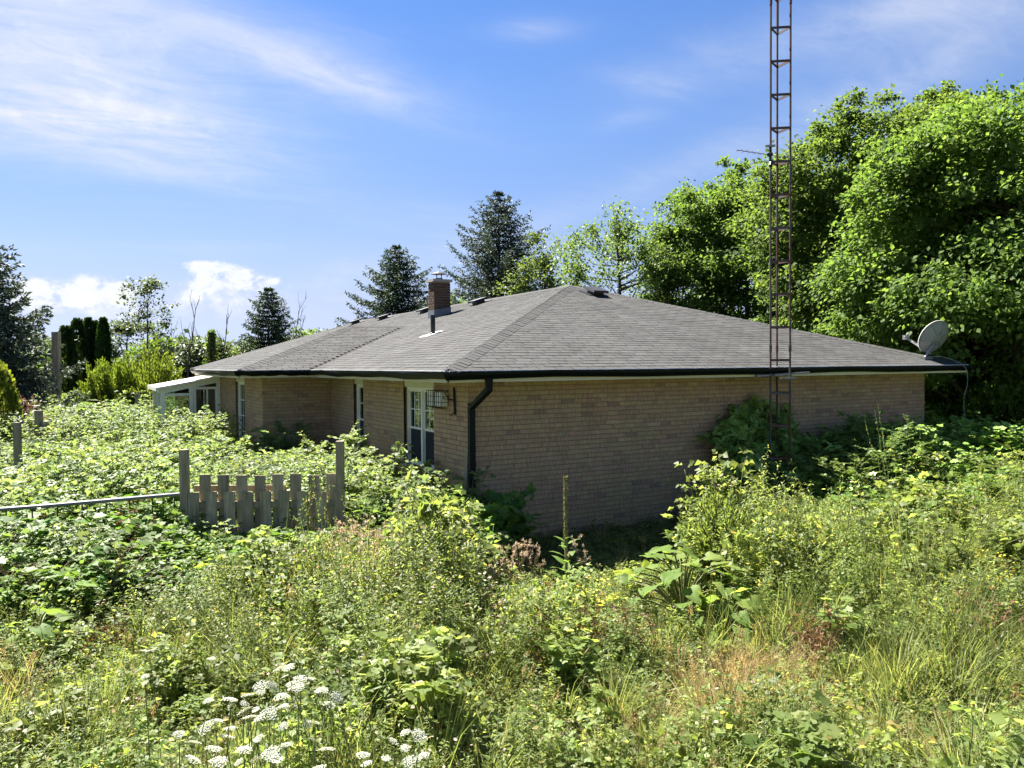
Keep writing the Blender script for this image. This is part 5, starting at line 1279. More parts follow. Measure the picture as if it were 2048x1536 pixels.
def protos(name, objs):
    c = bpy.data.collections.new(name)
    for o in objs: c.objects.link(o)
    return c
PC = {
 'weed': protos('weed_plants', [herb(200+i, 0.62, 34, 0.088, 1.0, 'weed', 3) for i in range(3)] + [herb(210+i, 0.55, 28, 0.062, 2.3, 'weed', 4, 0.12, T_OVATE) for i in range(3)]),
 'weed_y': protos('yellow_weed_plants', [herb(220+i, 0.70, 44, 0.07, 0.9, 'weed_y', 3) for i in range(3)] + [herb(226+i, 0.62, 34, 0.055, 1.6, 'weed_y', 3, 0.1, T_OVATE) for i in range(2)]),
 'flower': protos('flower_plants', [herb(230+i, 0.55, 26, 0.045, 1.0, 'weed', 4, 0.12, T_LANCE, 4, 'yellow', 0.020) for i in range(4)]),
 'grass': protos('grass_plants', [tuft(240+i, 44, 0.48, 'grass', 0.55) for i in range(3)] + [tuft(244, 34, 0.6, 'grass', 0.8, 0.008, seedm=True)]),
 'dry': protos('dry_grass_plants', [tuft(250+i, 54, 0.42, 'dry', 0.9, 0.006) for i in range(3)] + [tuft(254, 40, 0.45, 'dry', 1.1, 0.005, seedm=True)]),
 'clover': protos('clover_plants', [cover_(260+i, 70, 0.22, 'weed', 0.040, 0.18) for i in range(3)] + [cover_(264, 60, 0.2, 'weed_y', 0.032, 0.16, T_OVATE, 1.1)]),
 'bramble': protos('bramble_plants', [bramble(270+i, 9, 0.75, 0.064, per=10) for i in range(5)] + [bramble(276, 5, 0.85, 0.12, per=6, tmpl=T_LOBED, width=1.0)]),
 'darkbramble': protos('shade_bramble_plants', [bramble(280+i, 7, 0.7, 0.085, 'vine') for i in range(3)] + [bramble(284, 5, 0.7, 0.15, 'vine', per=5, tmpl=T_LOBED, width=1.0)]),
 'aster': protos('aster_plants', [herb(300+i, 0.78, 50, 0.066, 1.35, 'weed', 5, 0.15, T_LANCE, name='aster_weed') for i in range(3)] + [herb(304, 0.75, 40, 0.05, 1.3, 'weed', 5, 0.16, T_LANCE, 3, 'thistle', 0.024, 'aster_weed')]),
 'broad': protos('broadleaf_plants', [bramble(306+i, 5, 0.7, 0.085, 'weed', 'broadleaf_weed', 0.26, 7) for i in range(3)] + [bramble(309, 4, 0.65, 0.11, 'weed', 'broadleaf_weed', 0.24, 6, T_LOBED, 1.0)]),
 'wallvine': protos('wall_vine_plants', [bramble(320+i, 7, 0.75, 0.11, 'lightened_grape', 'vine_tangle', 0.40, 8, T_LOBED, 1.0) for i in range(3)] + [bramble(324, 8, 0.75, 0.075, 'lightened_grape', 'vine_tangle', 0.40, 9)]),
 'dead': protos('dead_plants', [dead_brush(290+i) for i in range(3)]),
 'fern': protos('feathery_plants', [fern_weed(296+i) for i in range(3)]),
}
def scatter(name, coll, pos, rot, scl, label, cat, n_var):
    me = bpy.data.meshes.new(name); pos = np.asarray(pos, np.float32); k = len(pos)
    me.vertices.add(k); me.vertices.foreach_set('co', pos.ravel())
    a = me.attributes.new('rot', 'FLOAT_VECTOR', 'POINT'); a.data.foreach_set('vector', np.asarray(rot, np.float32).ravel())
    a = me.attributes.new('scl', 'FLOAT_VECTOR', 'POINT'); a.data.foreach_set('vector', np.asarray(scl, np.float32).ravel())
    a = me.attributes.new('idx', 'INT', 'POINT'); a.data.foreach_set('value', rng.integers(0, n_var, k).astype(np.int32))
    o = bpy.data.objects.new(name, me); COL.objects.link(o); tag(o, label, cat, kind='stuff')
    ng = bpy.data.node_groups.new(name, 'GeometryNodeTree')
    ng.interface.new_socket('Geometry', in_out='INPUT', socket_type='NodeSocketGeometry'); ng.interface.new_socket('Geometry', in_out='OUTPUT', socket_type='NodeSocketGeometry')
    gi = ng.nodes.new('NodeGroupInput'); go = ng.nodes.new('NodeGroupOutput'); ip = ng.nodes.new('GeometryNodeInstanceOnPoints'); ci = ng.nodes.new('GeometryNodeCollectionInfo')
    ci.inputs['Collection'].default_value = coll; ci.inputs['Separate Children'].default_value = True; ci.inputs['Reset Children'].default_value = True
    def na(nm, ty):
        n_ = ng.nodes.new('GeometryNodeInputNamedAttribute'); n_.data_type = ty; n_.inputs['Name'].default_value = nm; return n_.outputs['Attribute']
    ng.links.new(gi.outputs[0], ip.inputs['Points']); ng.links.new(ci.outputs[0], ip.inputs['Instance']); ip.inputs['Pick Instance'].default_value = True
    ng.links.new(na('idx', 'INT'), ip.inputs['Instance Index']); ng.links.new(na('rot', 'FLOAT_VECTOR'), ip.inputs['Rotation']); ng.links.new(na('scl', 'FLOAT_VECTOR'), ip.inputs['Scale'])
    ng.links.new(ip.outputs[0], go.inputs[0])
    md = o.modifiers.new('scatter', 'NODES'); md.node_group = ng
    return o

# where things grow: candidate points on a jittered grid round the house
def hash_noise(x, y, s, seed):
    """smooth value noise 0..1"""
    g = np.random.default_rng(seed); tb = g.random((64, 64)); u = x/s; v = y/s; i = np.floor(u).astype(int); j = np.floor(v).astype(int); fu = u-i; fv = v-j; fu = fu*fu*(3-2*fu); fv = fv*fv*(3-2*fv)
    q = lambda a, b: tb[a % 64, b % 64]
    return (q(i, j)*(1-fu)*(1-fv) + q(i+1, j)*fu*(1-fv) + q(i, j+1)*(1-fu)*fv + q(i+1, j+1)*fu*fv)
def grid_pts(a0, a1, d0, d1, step):
    A_, D_ = np.meshgrid(np.arange(a0, a1, step), np.arange(d0, d1, step)); A_ = A_.ravel() + rng.uniform(-.5, .5, A_.size)*step; D_ = D_.ravel() + rng.uniform(-.5, .5, D_.size)*step
    x = CAM[0] + math.sin(YAW)*D_ + math.cos(YAW)*A_; y = CAM[1] + math.cos(YAW)*D_ - math.sin(YAW)*A_
    return A_, D_, x, y
def in_house(x, y, mgn=0.12):
    h = (x > -mgn) & (x < HW+mgn) & (y > -mgn) & (y < VEND); w = (x > -PW-mgn) & (x <= 0.2) & (y > LA-mgn) & (y < LB+0.1); s = (x > su0-0.15) & (x < -1.4) & (y > LB-0.15) & (y < 16.2)
    return h | w | s
def el(px, py, cx_, cy_, rx, ry): return np.exp(-(((px-cx_)/rx)**2 + ((py-cy_)/ry)**2))
OUT = {k: [] for k in PC}
def put(kind, x, y, z, s, sz=None, tilt=0.12, lean=None):
    k = len(x)
    if k == 0: return
    rot = np.stack([rng.normal(0, tilt, k), rng.normal(0, tilt, k), rng.random(k)*6.283], 1)
    sz = s if sz is None else sz
    OUT[kind].append((np.stack([x, y, z], 1), rot, np.stack([s, s, sz], 1)))

# 1. the bramble sea left of the house, behind fence and railing
A_, D_, x, y = grid_pts(-21, 3, 9.0, 30, 0.32)
px = 1024 + FPX*A_/D_
front = np.interp(px, [-400, 0, 360, 420, 690, 720, 1000], [9.3, 9.9, 10.75, 10.9, 10.9, 10.6, 10.8])
ok = (D_ > front) & (px > -420) & ~in_house(x, y, 0.22) & (x < 0.0) & (y > -0.5)
ok &= ~((x > -0.9) & (y > 0) & (y < LA) & (rng.random(len(x)) < 0.55)) & ~((x > -PW-0.8) & (y > LA-0.8) & (rng.random(len(x)) < 0.4))
A_, D_, x, y, px, front = (q[ok] for q in (A_, D_, x, y, px, front))
Hc = np.interp(D_, [10, 12, 15, 20, 26], [0.98, 1.10, 1.14, 1.13, 1.25]) + 0.34*(hash_noise(x, y, 1.5, 1)-0.5) + 0.25*(hash_noise(x, y, 0.6, 2)-0.5) + 0.10*np.clip((px-620)/120, 0, 1)*(D_ < 12.5)
zb = Hc - 0.84
put('bramble', x, y, zb, rng.uniform(0.8, 1.2, len(x)), rng.uniform(0.85, 1.15, len(x)))
m_ = rng.random(len(x)) < 0.75; put('bramble', x[m_]+rng.normal(0, .12, m_.sum()), y[m_]+rng.normal(0, .12, m_.sum()), zb[m_]-0.32, rng.uniform(0.9, 1.2, m_.sum()))
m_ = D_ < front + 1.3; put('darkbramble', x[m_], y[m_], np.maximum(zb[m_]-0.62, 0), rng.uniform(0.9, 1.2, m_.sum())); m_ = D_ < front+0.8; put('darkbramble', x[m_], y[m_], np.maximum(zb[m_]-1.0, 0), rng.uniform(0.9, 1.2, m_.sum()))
# tall sprays at the back around the sunroom
m_ = (D_ > 17) & (rng.random(len(x)) < 0.16); put('bramble', x[m_], y[m_], Hc[m_]-0.35, rng.uniform(0.9, 1.2, m_.sum()))
m_ = (rng.random(len(x)) < 0.05) & (D_ < 18); put('weed_y', x[m_], y[m_], Hc[m_]-0.45, rng.uniform(0.7, 1.0, m_.sum()))

# 2. bank of bramble under the railing and in front of the fence
A_, D_, x, y = grid_pts(-9, 0.8, 7.2, 11.4, 0.26)
px = 1024 + FPX*A_/D_
ok = (px > -420) & (px < 985) & ~in_house(x, y, 0.2)
f0 = np.interp(px, [-400, 0, 300, 420, 700, 760, 990], [9.5, 10.0, 10.65, 10.30, 10.30, 11.4, 11.4]); b0 = np.interp(px, [-400, 0, 250, 420, 700, 800, 990], [7.4, 7.6, 8.2, 8.9, 9.1, 9.2, 9.8])
ok &= (D_ < f0) & (D_ > b0)
A_, D_, x, y, px, f0, b0 = (q[ok] for q in (A_, D_, x, y, px, f0, b0))
t_ = (D_-b0)/(f0-b0)
topH = np.interp(px, [-400, 0, 330, 400, 690, 760, 860, 930, 985], [0.80, 0.80, 0.78, 0.26, 0.30, 0.85, 0.95, 0.70, 0.30])
Hc = (0.32 + (topH-0.32)*np.clip(t_*1.25, 0, 1)) + 0.30*(hash_noise(x, y, 0.8, 3)-0.5)
sc_ = rng.uniform(0.65, 1.0, len(x))
m_ = rng.random(len(x)) < np.where(px < 380, 0.45, 0.75)
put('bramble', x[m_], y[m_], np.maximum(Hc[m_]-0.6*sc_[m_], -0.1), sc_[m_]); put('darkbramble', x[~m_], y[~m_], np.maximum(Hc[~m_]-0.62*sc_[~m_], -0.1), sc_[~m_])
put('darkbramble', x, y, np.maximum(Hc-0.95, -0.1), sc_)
m_ = (rng.random(len(x)) < 0.10) & (px < 420); put('dead', x[m_], y[m_], np.maximum(Hc[m_]-0.35, 0), rng.uniform(0.9, 1.5, m_.sum()))

# 3. the meadow in front
A_, D_, x, y = grid_pts(-9.5, 11.5, 2.3, 14.5, 0.138)
px, py, w_ = project(np.stack([x, y, np.full(len(x), 0.35)], 1).T.T) if False else (1024 + FPX*(np.stack([x, y, np.full(len(x), .35)], 1)-CAM)@R2/((np.stack([x, y, np.full(len(x), .35)], 1)-CAM)@FW), 768 - FPX*(np.stack([x, y, np.full(len(x), .35)], 1)-CAM)@U2/((np.stack([x, y, np.full(len(x), .35)], 1)-CAM)@FW), D_)
ok = (px > -450) & (px < 2500) & ~in_house(x, y, 0.15)
lim = np.interp(px, [-400, 0, 250, 420, 700, 800, 960, 1000], [7.5, 7.7, 8.3, 8.9, 9.2, 9.4, 10.2, 14.5])
ok &= (D_ < lim) & ~((y > 0.0) & (x < 0.2))
A_, D_, x, y, px, py = (q[ok] for q in (A_, D_, x, y, px, py))
n1 = hash_noise(x, y, 1.1, 11); n2 = hash_noise(x, y, 0.5, 12); n3 = hash_noise(x, y, 2.2, 13)
dryw = 1.1*el(px, py, 1480, 1310, 170, 48) + 0.5*el(px, py, 1290, 1400, 160, 32) + 0.5*el(px, py, 1700, 1400, 150, 34) + 0.5*el(px, py, 1600, 1270, 120, 35) + 0.5*el(px, py, 640, 1260, 120, 45) + 0.5*el(px, py, 1020, 1260, 90, 50)
grassw = 1.6*el(px, py, 240, 1380, 260, 80) + 1.0*el(px, py, 1850, 1280, 260, 100) + 0.30 + 0.5*el(px, py, 1450, 1420, 400, 80)
yell = 1.3*el(px, py, 1470, 1090, 130, 100) + 1.5*el(px, py, 1640, 1130, 130, 70) + 0.9*el(px, py, 1950, 1120, 330, 150) + 0.25*n3
bright = 0.5*n1
dark = 2.2*el(px, py, 1255, 1235, 70, 32) + 1.2*el(px, py, 1035, 1300, 75, 40) + 0.5*el(px, py, 860, 1330, 70, 50)
Hm = 0.44 + 0.42*(n1-0.5) + 0.34*(n2-0.5)
Hm += 0.55*el(px, py, 1470, 1120, 120, 70) + 0.32*el(px, py, 1640, 1120, 140, 60) + 0.30*el(px, py, 1950, 1090, 300, 110) + 0.34*el(px, py, 780, 1180, 280, 110) + 0.30*el(px, py, 1000, 1200, 180, 80)
Hm -= 0.20*np.clip(dryw, 0, 1) + 0.12*el(px, py, 1200, 1110, 140, 30)
Hm = np.where((px > 960) & (px < 1400) & (D_ > 8.9), np.minimum(Hm, np.interp(D_, [8.9, 9.6, 10.5], [0.42, 0.24, 0.18])), Hm); Hm = np.clip(Hm, 0.16, 1.25)
wts = {'weed': 0.50 + 0.4*n2, 'aster': 0.35 + 0.9*el(px, py, 800, 1190, 330, 120) + 0.4*el(px, py, 1250, 1150, 150, 60), 'broad': 0.16 + 0.5*el(px, py, 900, 1130, 200, 60) + 0.45*el(px, py, 1250, 1130, 150, 70) + 0.4*el(px, py, 1900, 1150, 250, 120), 'weed_y': 0.10 + yell, 'flower': 0.02 + 0.05*(n3 > 0.6), 'grass': grassw, 'dry': 0.03 + dryw*1.1, 'clover': 0.22 + 0.2*(1-n1), 'dead': 0.035 + 0.6*dark + 0.10*dryw, 'fern': 0.9*el(px, py, 1650, 1110, 90, 50)}
for q in ('weed', 'weed_y', 'flower', 'clover', 'aster', 'broad'): wts[q] = wts[q]*(1-0.75*np.clip(dryw, 0, 1))
ks = list(wts); Wm = np.stack([wts[q] for q in ks], 1); cum = np.cumsum(Wm, 1); r_ = rng.random(len(x))*cum[:, -1]; pick = (r_[:, None] > cum).sum(1)
# plants grow in clumps of a kind: most points take the kind (and vigour) of the nearest clump centre
nc = 1000; ci_ = rng.integers(0, len(x), nc); near = np.empty(len(x), int)
for lo in range(0, len(x), 2000):
    dd_ = (x[lo:lo+2000, None]-x[ci_][None])**2 + (y[lo:lo+2000, None]-y[ci_][None])**2; near[lo:lo+2000] = dd_.argmin(1)
fol_ = rng.random(len(x)) < 0.78; pick = np.where(fol_, pick[ci_][near], pick)
vig = rng.uniform(0.72, 1.38, nc)[near]; Hm = np.clip(Hm*np.where(fol_, vig, 1.0), 0.15, 1.3)
Hm = np.where((px > 940) & (px < 1400), np.minimum(Hm, np.interp(D_, [6.8, 8.0, 9.0, 9.6, 10.5], [0.75, 0.52, 0.36, 0.22, 0.16])), Hm)
for (ex_, ed_, er_) in ((1365, 8.3, 0.62), (1455, 7.7, 0.45), (1130, 9.35, 0.28)):
    cq = at(ex_, ed_); Hm = np.where((x-cq[0])**2 + (y-cq[1])**2 < er_**2, np.minimum(Hm, 0.2), Hm)
refh = {'aster': 0.72, 'broad': 0.70, 'weed': 0.58, 'weed_y': 0.66, 'flower': 0.52, 'grass': 0.48, 'dry': 0.42, 'clover': 0.22, 'dead': 0.5, 'fern': 0.9}
for i, q in enumerate(ks):
    m_ = pick == i; h = Hm[m_]*rng.uniform(0.7, 1.25, m_.sum()); s = h/refh[q]
    if q == 'clover': s = np.clip(s*0.75, 0.7, 1.6)
    if q == 'dry': s = np.clip(s, 0.75, 1.3)
    if q == 'flower': s = np.clip(s, 0.5, 1.15)
    base = np.zeros(m_.sum()) - 0.05
    if q == 'clover': base = base + np.clip(h-0.35, 0, 0.5)
    put(q, x[m_], y[m_], base, np.clip(s, 0.5, 1.15), s, 0.16 if q not in ('dry', 'grass') else 0.30)
# low carpet under everything
m_ = rng.random(len(x)) < 0.3; put('clover', x[m_], y[m_], np.full(m_.sum(), -0.03), rng.uniform(0.8, 1.3, m_.sum()))
m_ = (rng.random(len(x)) < 0.10 + 0.5*np.clip(dryw, 0, 1.2)) ; put('dry', x[m_], y[m_], np.full(m_.sum(), -0.04), rng.uniform(0.5, 0.8, m_.sum()), None, 0.4)

# vine clumps clambering up the tower foot
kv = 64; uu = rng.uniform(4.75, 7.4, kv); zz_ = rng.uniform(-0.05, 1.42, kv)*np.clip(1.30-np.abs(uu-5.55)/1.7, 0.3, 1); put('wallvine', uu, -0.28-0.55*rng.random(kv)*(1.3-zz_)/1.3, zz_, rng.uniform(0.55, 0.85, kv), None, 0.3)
# 4. shaded tangle to the right, under vines and maples
A_, D_, x, y = grid_pts(3.0, 17, 11.5, 20, 0.33)
px = 1024 + FPX*A_/D_
ok = (px > 1380) & (px < 2500) & ~in_house(x, y, 0.2) & ((x > HW) | (y < -0.25)) & (x > 5.2)
x, y, px, D_ = (q[ok] for q in (x, y, px, D_))
Hc = np.interp(px, [1380, 1560, 1680, 1850, 2100, 2500], [0.35, 0.5, 0.65, 0.65, 0.7, 0.8]) + 0.70*np.clip((y+2.4)/1.2, 0, 1)*(x > 6.8)*(x < 12.0) + 0.4*(hash_noise(x, y, 0.9, 21)-0.5)
wv = (y > -2.2) & (x < 12.5)  # clumps in the house shade take the leaves with lightened colour
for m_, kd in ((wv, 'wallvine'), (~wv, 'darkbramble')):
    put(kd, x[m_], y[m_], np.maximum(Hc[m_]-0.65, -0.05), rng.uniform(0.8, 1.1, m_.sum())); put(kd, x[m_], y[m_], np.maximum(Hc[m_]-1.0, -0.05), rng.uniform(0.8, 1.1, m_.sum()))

names = {'weed': ('meadow_weeds', 'green leafy weeds covering the foreground meadow', 'weeds'), 'weed_y': ('yellow_green_weeds', 'yellow-green leafy weeds of the overgrown bank', 'weeds'), 'flower': ('yellow_wildflowers', 'tiny yellow wildflowers sprinkled through the meadow', 'wildflowers'),
         'grass': ('meadow_grass', 'green grass growing among the weeds', 'grass'), 'dry': ('dry_grass', 'straw-coloured dry grass patches in the meadow', 'grass'), 'clover': ('ground_cover', 'low green ground cover under the weeds', 'ground cover'),
         'bramble': ('bramble_thicket', 'sunlit bramble thicket filling the yard beside the house', 'bramble'), 'darkbramble': ('shaded_thicket', 'darker leafy thicket in the shade', 'bramble'), 'aster': ('bushy_weeds', 'bushy upright green weeds in the middle of the meadow', 'weeds'), 'broad': ('broadleaf_weeds', 'broad-leaved dark green weeds in the meadow', 'weeds'), 'wallvine': ('vine_tangle', 'broad-leaved green tangle along the foot of the right wall', 'vine'), 'dead': ('dead_stalks', 'brown dead stalks between the weeds', 'dead stalks'), 'fern': ('feathery_weeds', 'bright feathery yellow-green weeds right of centre', 'weeds')}
for q, lst in OUT.items():
    if not lst: continue
    pos = np.concatenate([a[0] for a in lst]); rot = np.concatenate([a[1] for a in lst]); scl = np.concatenate([a[2] for a in lst])
    nm, lb, ct_ = names[q]
    scatter(nm, PC[q], pos, rot, scl, lb, ct_, len(PC[q].objects)); print('SCATTER', nm, len(pos))

# ------------------------------------------------------------------ single plants that stand out
def hit_plane(px, py, n, dd):
    v = pray(px, py); n = np.array(n, float); t_ = (dd - n @ CAM)/(n @ v); return CAM + v*t_
# grape vine climbing the wall round the tower foot
vn = empty('climbing_vine', (5.7, -0.3, 0)); tag(vn, 'dark broad-leaved vine climbing the brick wall at the foot of the tower', 'vine')
poly = np.array([(1448, 915), (1466, 880), (1458, 845), (1468, 812), (1492, 806), (1506, 788), (1522, 806), (1540, 792), (1556, 826), (1572, 806), (1584, 842), (1600, 868), (1636, 872), (1650, 893), (1700, 905), (1740, 900), (1750, 1060), (1395, 1060), (1425, 985), (1452, 950)], float)
def inside(pts, poly):
    r_ = np.zeros(len(pts), bool); n_ = len(poly)
    for i in range(n_):
        a, b_ = poly[i], poly[(i+1) % n_]
        c_ = ((a[1] > pts[:, 1]) != (b_[1] > pts[:, 1])) & (pts[:, 0] < (b_[0]-a[0])*(pts[:, 1]-a[1])/(b_[1]-a[1]+1e-9) + a[0]); r_ ^= c_
    return r_
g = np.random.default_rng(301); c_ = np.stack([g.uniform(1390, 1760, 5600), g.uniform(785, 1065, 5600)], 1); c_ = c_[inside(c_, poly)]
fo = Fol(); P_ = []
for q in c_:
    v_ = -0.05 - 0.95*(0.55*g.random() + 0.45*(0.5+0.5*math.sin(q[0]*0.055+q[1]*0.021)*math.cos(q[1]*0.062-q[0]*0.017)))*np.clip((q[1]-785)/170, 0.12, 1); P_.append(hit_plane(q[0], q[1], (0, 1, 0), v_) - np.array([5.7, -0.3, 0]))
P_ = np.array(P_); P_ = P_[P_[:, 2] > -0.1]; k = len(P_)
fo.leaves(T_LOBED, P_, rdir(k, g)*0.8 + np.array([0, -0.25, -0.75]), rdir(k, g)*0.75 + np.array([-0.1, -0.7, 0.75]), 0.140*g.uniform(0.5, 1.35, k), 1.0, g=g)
link('leaves', fo.mesh('leaves', [L['lightened_grape']]), None, vn)  # light missing at the shaded wall is put into the leaf colour
st = Fol()
for s in range(9):
    x0 = g.uniform(-0.7, 0.9); pth = smooth_path([(x0*1.2, -0.1, 0), (x0+g.normal(0, .15), 0.05, 0.7), (x0*0.7+g.normal(0, .15), 0.22, 1.3), (x0*0.3-0.2, 0.25, g.uniform(1.5, 2.0))], 5); st.tube(pth, np.linspace(0.012, 0.004, len(pth)), 5, 0)
link('stems', st.mesh('stems', [L['deadstem']]), None, vn)

def spray_bush(name, label, base, H, rad, seed, mat, n=16, leaf=0.055, group=None, per=46, tmpl=T_OVATE, wild=0.35):
    """arching shoots with leaves in pairs"""
    g = np.random.default_rng(seed); root = empty(name, tuple(base)); tag(root, label, 'shrub', group); fo = Fol(); tf = Fol()
    for k in range(n):
        a = g.random()*6.283; rr = rad*g.uniform(0.35, 1.0); h = H*g.uniform(0.55, 1.0); p2 = np.array([rr*math.cos(a), rr*math.sin(a), h]); path = smooth_path([(0.1*math.cos(a), 0.1*math.sin(a), 0), p2*[0.4, 0.4, 0.75], p2], 6)
        tf.tube(path, np.linspace(0.008, 0.002, len(path)), 4, 0)
        for sub in range(5):
            j = g.integers(len(path)//2, len(path)); dd = norm(np.array([math.cos(a+g.normal(0, .9)), math.sin(a+g.normal(0, .9)), g.uniform(0.0, 0.6)])); ln = 0.38*g.uniform(0.5, 1.2); m2 = per//5*2; t_ = np.linspace(0.05, 1, m2)
            q = path[j][None] + dd[None]*(ln*t_)[:, None]; tf.tube(np.array([q[0], q[m2//2], q[-1]]), [0.004, 0.003, 0.001], 3, 0)
            s_ = norm(np.cross(dd, [0, 0, 1.0])); sg = np.where(np.arange(m2) % 2 == 0, 1, -1)[:, None]
            fo.leaves(tmpl, q + rdir(m2, g)*leaf*max(0, wild-0.35), dd[None]*0.5 + s_[None]*sg + rdir(m2, g)*wild, np.array([0, 0, 1.0]) + g.normal(0, 0.4, (m2, 3)), leaf*g.uniform(0.7, 1.3, m2), 1.25, g=g)
    link('stems', tf.mesh('stems', [L['stem']]), None, root); link('foliage', fo.mesh('foliage', [mat]), None, root); return root
SB = 'leafy shrubs in front of the right wall'
spray_bush('spray_shrub', 'pale sprays of a leafy shrub standing highest against the right end of the wall', hit_plane(1755, 1060, (0, 1, 0), -1.7)*[1, 1, 0], 1.70, 0.85, 311, L['lightgreen'], 24, 0.064, SB)
spray_bush('spray_shrub', 'lower pale spray shrub left of the tallest one, before the dark vine', hit_plane(1690, 1060, (0, 1, 0), -1.9)*[1, 1, 0], 1.25, 0.8, 312, L['lightgreen'], 22, 0.062, SB)
spray_bush('spray_shrub', 'pale spray shrub reaching right past the house corner', hit_plane(1850, 1060, (0, 1, 0), -1.5)*[1, 1, 0], 1.15, 0.95, 313, L['lightgreen'], 20, 0.072, SB)
spray_bush('spray_shrub', 'pale sprays at the right edge under the maples', at(2000, 13.6), 1.0, 0.8, 314, L['lightgreen'], 12, 0.065, SB)
spray_bush('leafy_sapling', 'leafy shoots beside the lower panes of the double window', (-0.95, 2.1, 0), 1.3, 0.5, 315, L['bramble'], 12, 0.075, 'leafy shoots along the left wall')
spray_bush('leafy_sapling', 'leafy shoots rising between the two left wall windows', (-0.95, 3.6, 0), 1.5, 0.6, 316, L['bramble'], 13, 0.075, 'leafy shoots along the left wall')
spray_bush('leafy_sapling', 'leafy shoots before the dark wing wall', (-1.3, 6.2, 0), 1.5, 0.65, 317, L['bramble'], 13, 0.075, 'leafy shoots along the left wall')
spray_bush('leafy_sapling', 'leafy shoots left of the dark wing wall', (-2.4, 6.6, 0), 1.45, 0.6, 318, L['bramble'], 13, 0.075, 'leafy shoots along the left wall')
spray_bush('leafy_sapling', 'leafy shoots in front of the sunroom door', (-2.9, 11.3, 0), 1.4, 0.7, 319, L['bramble'], 14, 0.08, 'leafy shoots along the left wall')
spray_bush('vine_mound', 'leafy mound covering the foot of the downspout', (-0.35, -0.75, 0), 0.72, 0.6, 320, L['vine'], 20, 0.12, None, 50, T_LOBED, 1.4)
plume_shrub('golden_mound', 'bright yellow-green bushy weed mound right of the wall centre', at(1455, 9.3), 0.62, zat(985, 1455, 9.3), 321, L['weed_y'], 44, 0.058, None, 'wildflower', 95, 0.14, L['stem'])

def twig_bush(label, base, H, rad, seed):
    g = np.random.default_rng(seed); root = Fol()
    for k in range(15):
        a = g.random()*6.283; p2 = np.array([rad*math.cos(a)*g.uniform(0.3, 1.0), rad*math.sin(a)*g.uniform(0.3, 1.0), H*g.uniform(0.6, 1.0)]); path = smooth_path([(0, 0, 0.1), p2*[0.3, 0.3, 0.7]+g.normal(0, .04, 3), p2+[0, 0, g.uniform(-0.15, 0.05)]], 5); root.tube(path, np.linspace(0.006, 0.002, len(path)), 4, 0, g.random())
        for q in range(5):
            j = g.integers(4, len(path)); d_ = rdir(1, g, 0.3)[0]; root.tube([path[j], path[j]+d_*0.09, path[j]+d_*0.2+[0, 0, -0.03]], [0.003, 0.002, 0.001], 3, 0, g.random())
    o = link('bare_twig_bush', root.mesh('bare_twig_bush', [L['deadstem']]), None, None, tuple(base)); tag(o, label, 'shrub', 'bare twigs below the railing'); return o
twig_bush('bare brown twigs arching out of the bramble below the middle of the railing', at(235, 8.3), 0.95, 0.55, 401)
twig_bush('bare brown twigs in the bramble below the railing at the left edge', at(70, 8.1), 0.85, 0.5, 402)
# great mullein: tall spike and woolly leaves
mb_ = at(1130, 9.35); ml = empty('mullein', tuple(mb_)); tag(ml, 'tall single mullein spike standing before the brick wall', 'wildflower')
zt_ = zat(952, 1130, 9.35); g = np.random.default_rng(330); fo = Fol(); k = 900
fo.tube([(0, 0, 0), (0.004, 0, zt_*0.5), (0.0, 0, zt_)], [0.022, 0.018, 0.012], 7, 0, 0.6)
zz = g.uniform(0.55, zt_, k); a = g.random(k)*6.283; o_ = np.stack([np.cos(a), np.sin(a), np.full(k, 0.5)], 1); fo.leaves(T_QUAD, np.stack([0.012*np.cos(a), 0.012*np.sin(a), zz], 1), o_, rdir(k, g), 0.022, 1.0, g=g)
link('spike', fo.mesh('spike', [L['mullein']]), None, ml)
lf = Fol(); k = 16; a = np.arange(k)*2.4; zz = np.linspace(0.08, 0.62, k); o_ = np.stack([np.cos(a), np.sin(a), np.full(k, 0.55)], 1); lf.leaves(T_LANCE, np.stack([a*0, a*0, zz], 1), o_, np.array([0, 0, 1.0])-o_*0.3, 0.34-0.28*zz/0.62*0.6, 1.7, g=g)
link('leaves', lf.mesh('leaves', [L['burdock']]), None, ml)

# burdock: each big leaf a part
def big_leaf_mesh(seed):
    g = np.random.default_rng(seed); nu, nv2 = 7, 6; V = []; F = []
    ph = g.random(4)*6
    for i in range(nu+1):
        t_ = i/nu; wdt = 0.46*math.sin(math.pi*min(1, (t_*0.92+0.10))**0.75)**0.8*(1-0.25*t_) if t_ < 1 else 0.0
        for j in range(-nv2, nv2+1):
            s = j/nv2; edge = abs(s)**2
            x_ = t_ - 0.16*(abs(s)**1.5)*(1-t_); y_ = s*wdt*(1+0.07*math.sin(9*t_+ph[0]+s)); z_ = 0.10*abs(s)*wdt*1.2 - 0.22*t_*t_ + edge*0.05*math.sin(11*t_+ph[1]+(2 if s > 0 else 0)) + 0.02*math.sin(7*s+ph[2])*t_
            V.append((x_, y_, z_))
    n_ = 2*nv2+1
    for i in range(nu):
        for j in range(n_-1): F.append((i*n_+j, i*n_+j+1, (i+1)*n_+j+1, (i+1)*n_+j))
    me = mesh_np('leaf', V, F, [g.random()]*len(V), True); me.materials.append(L['burdock']); return me
BL_ = [big_leaf_mesh(340+i) for i in range(6)]
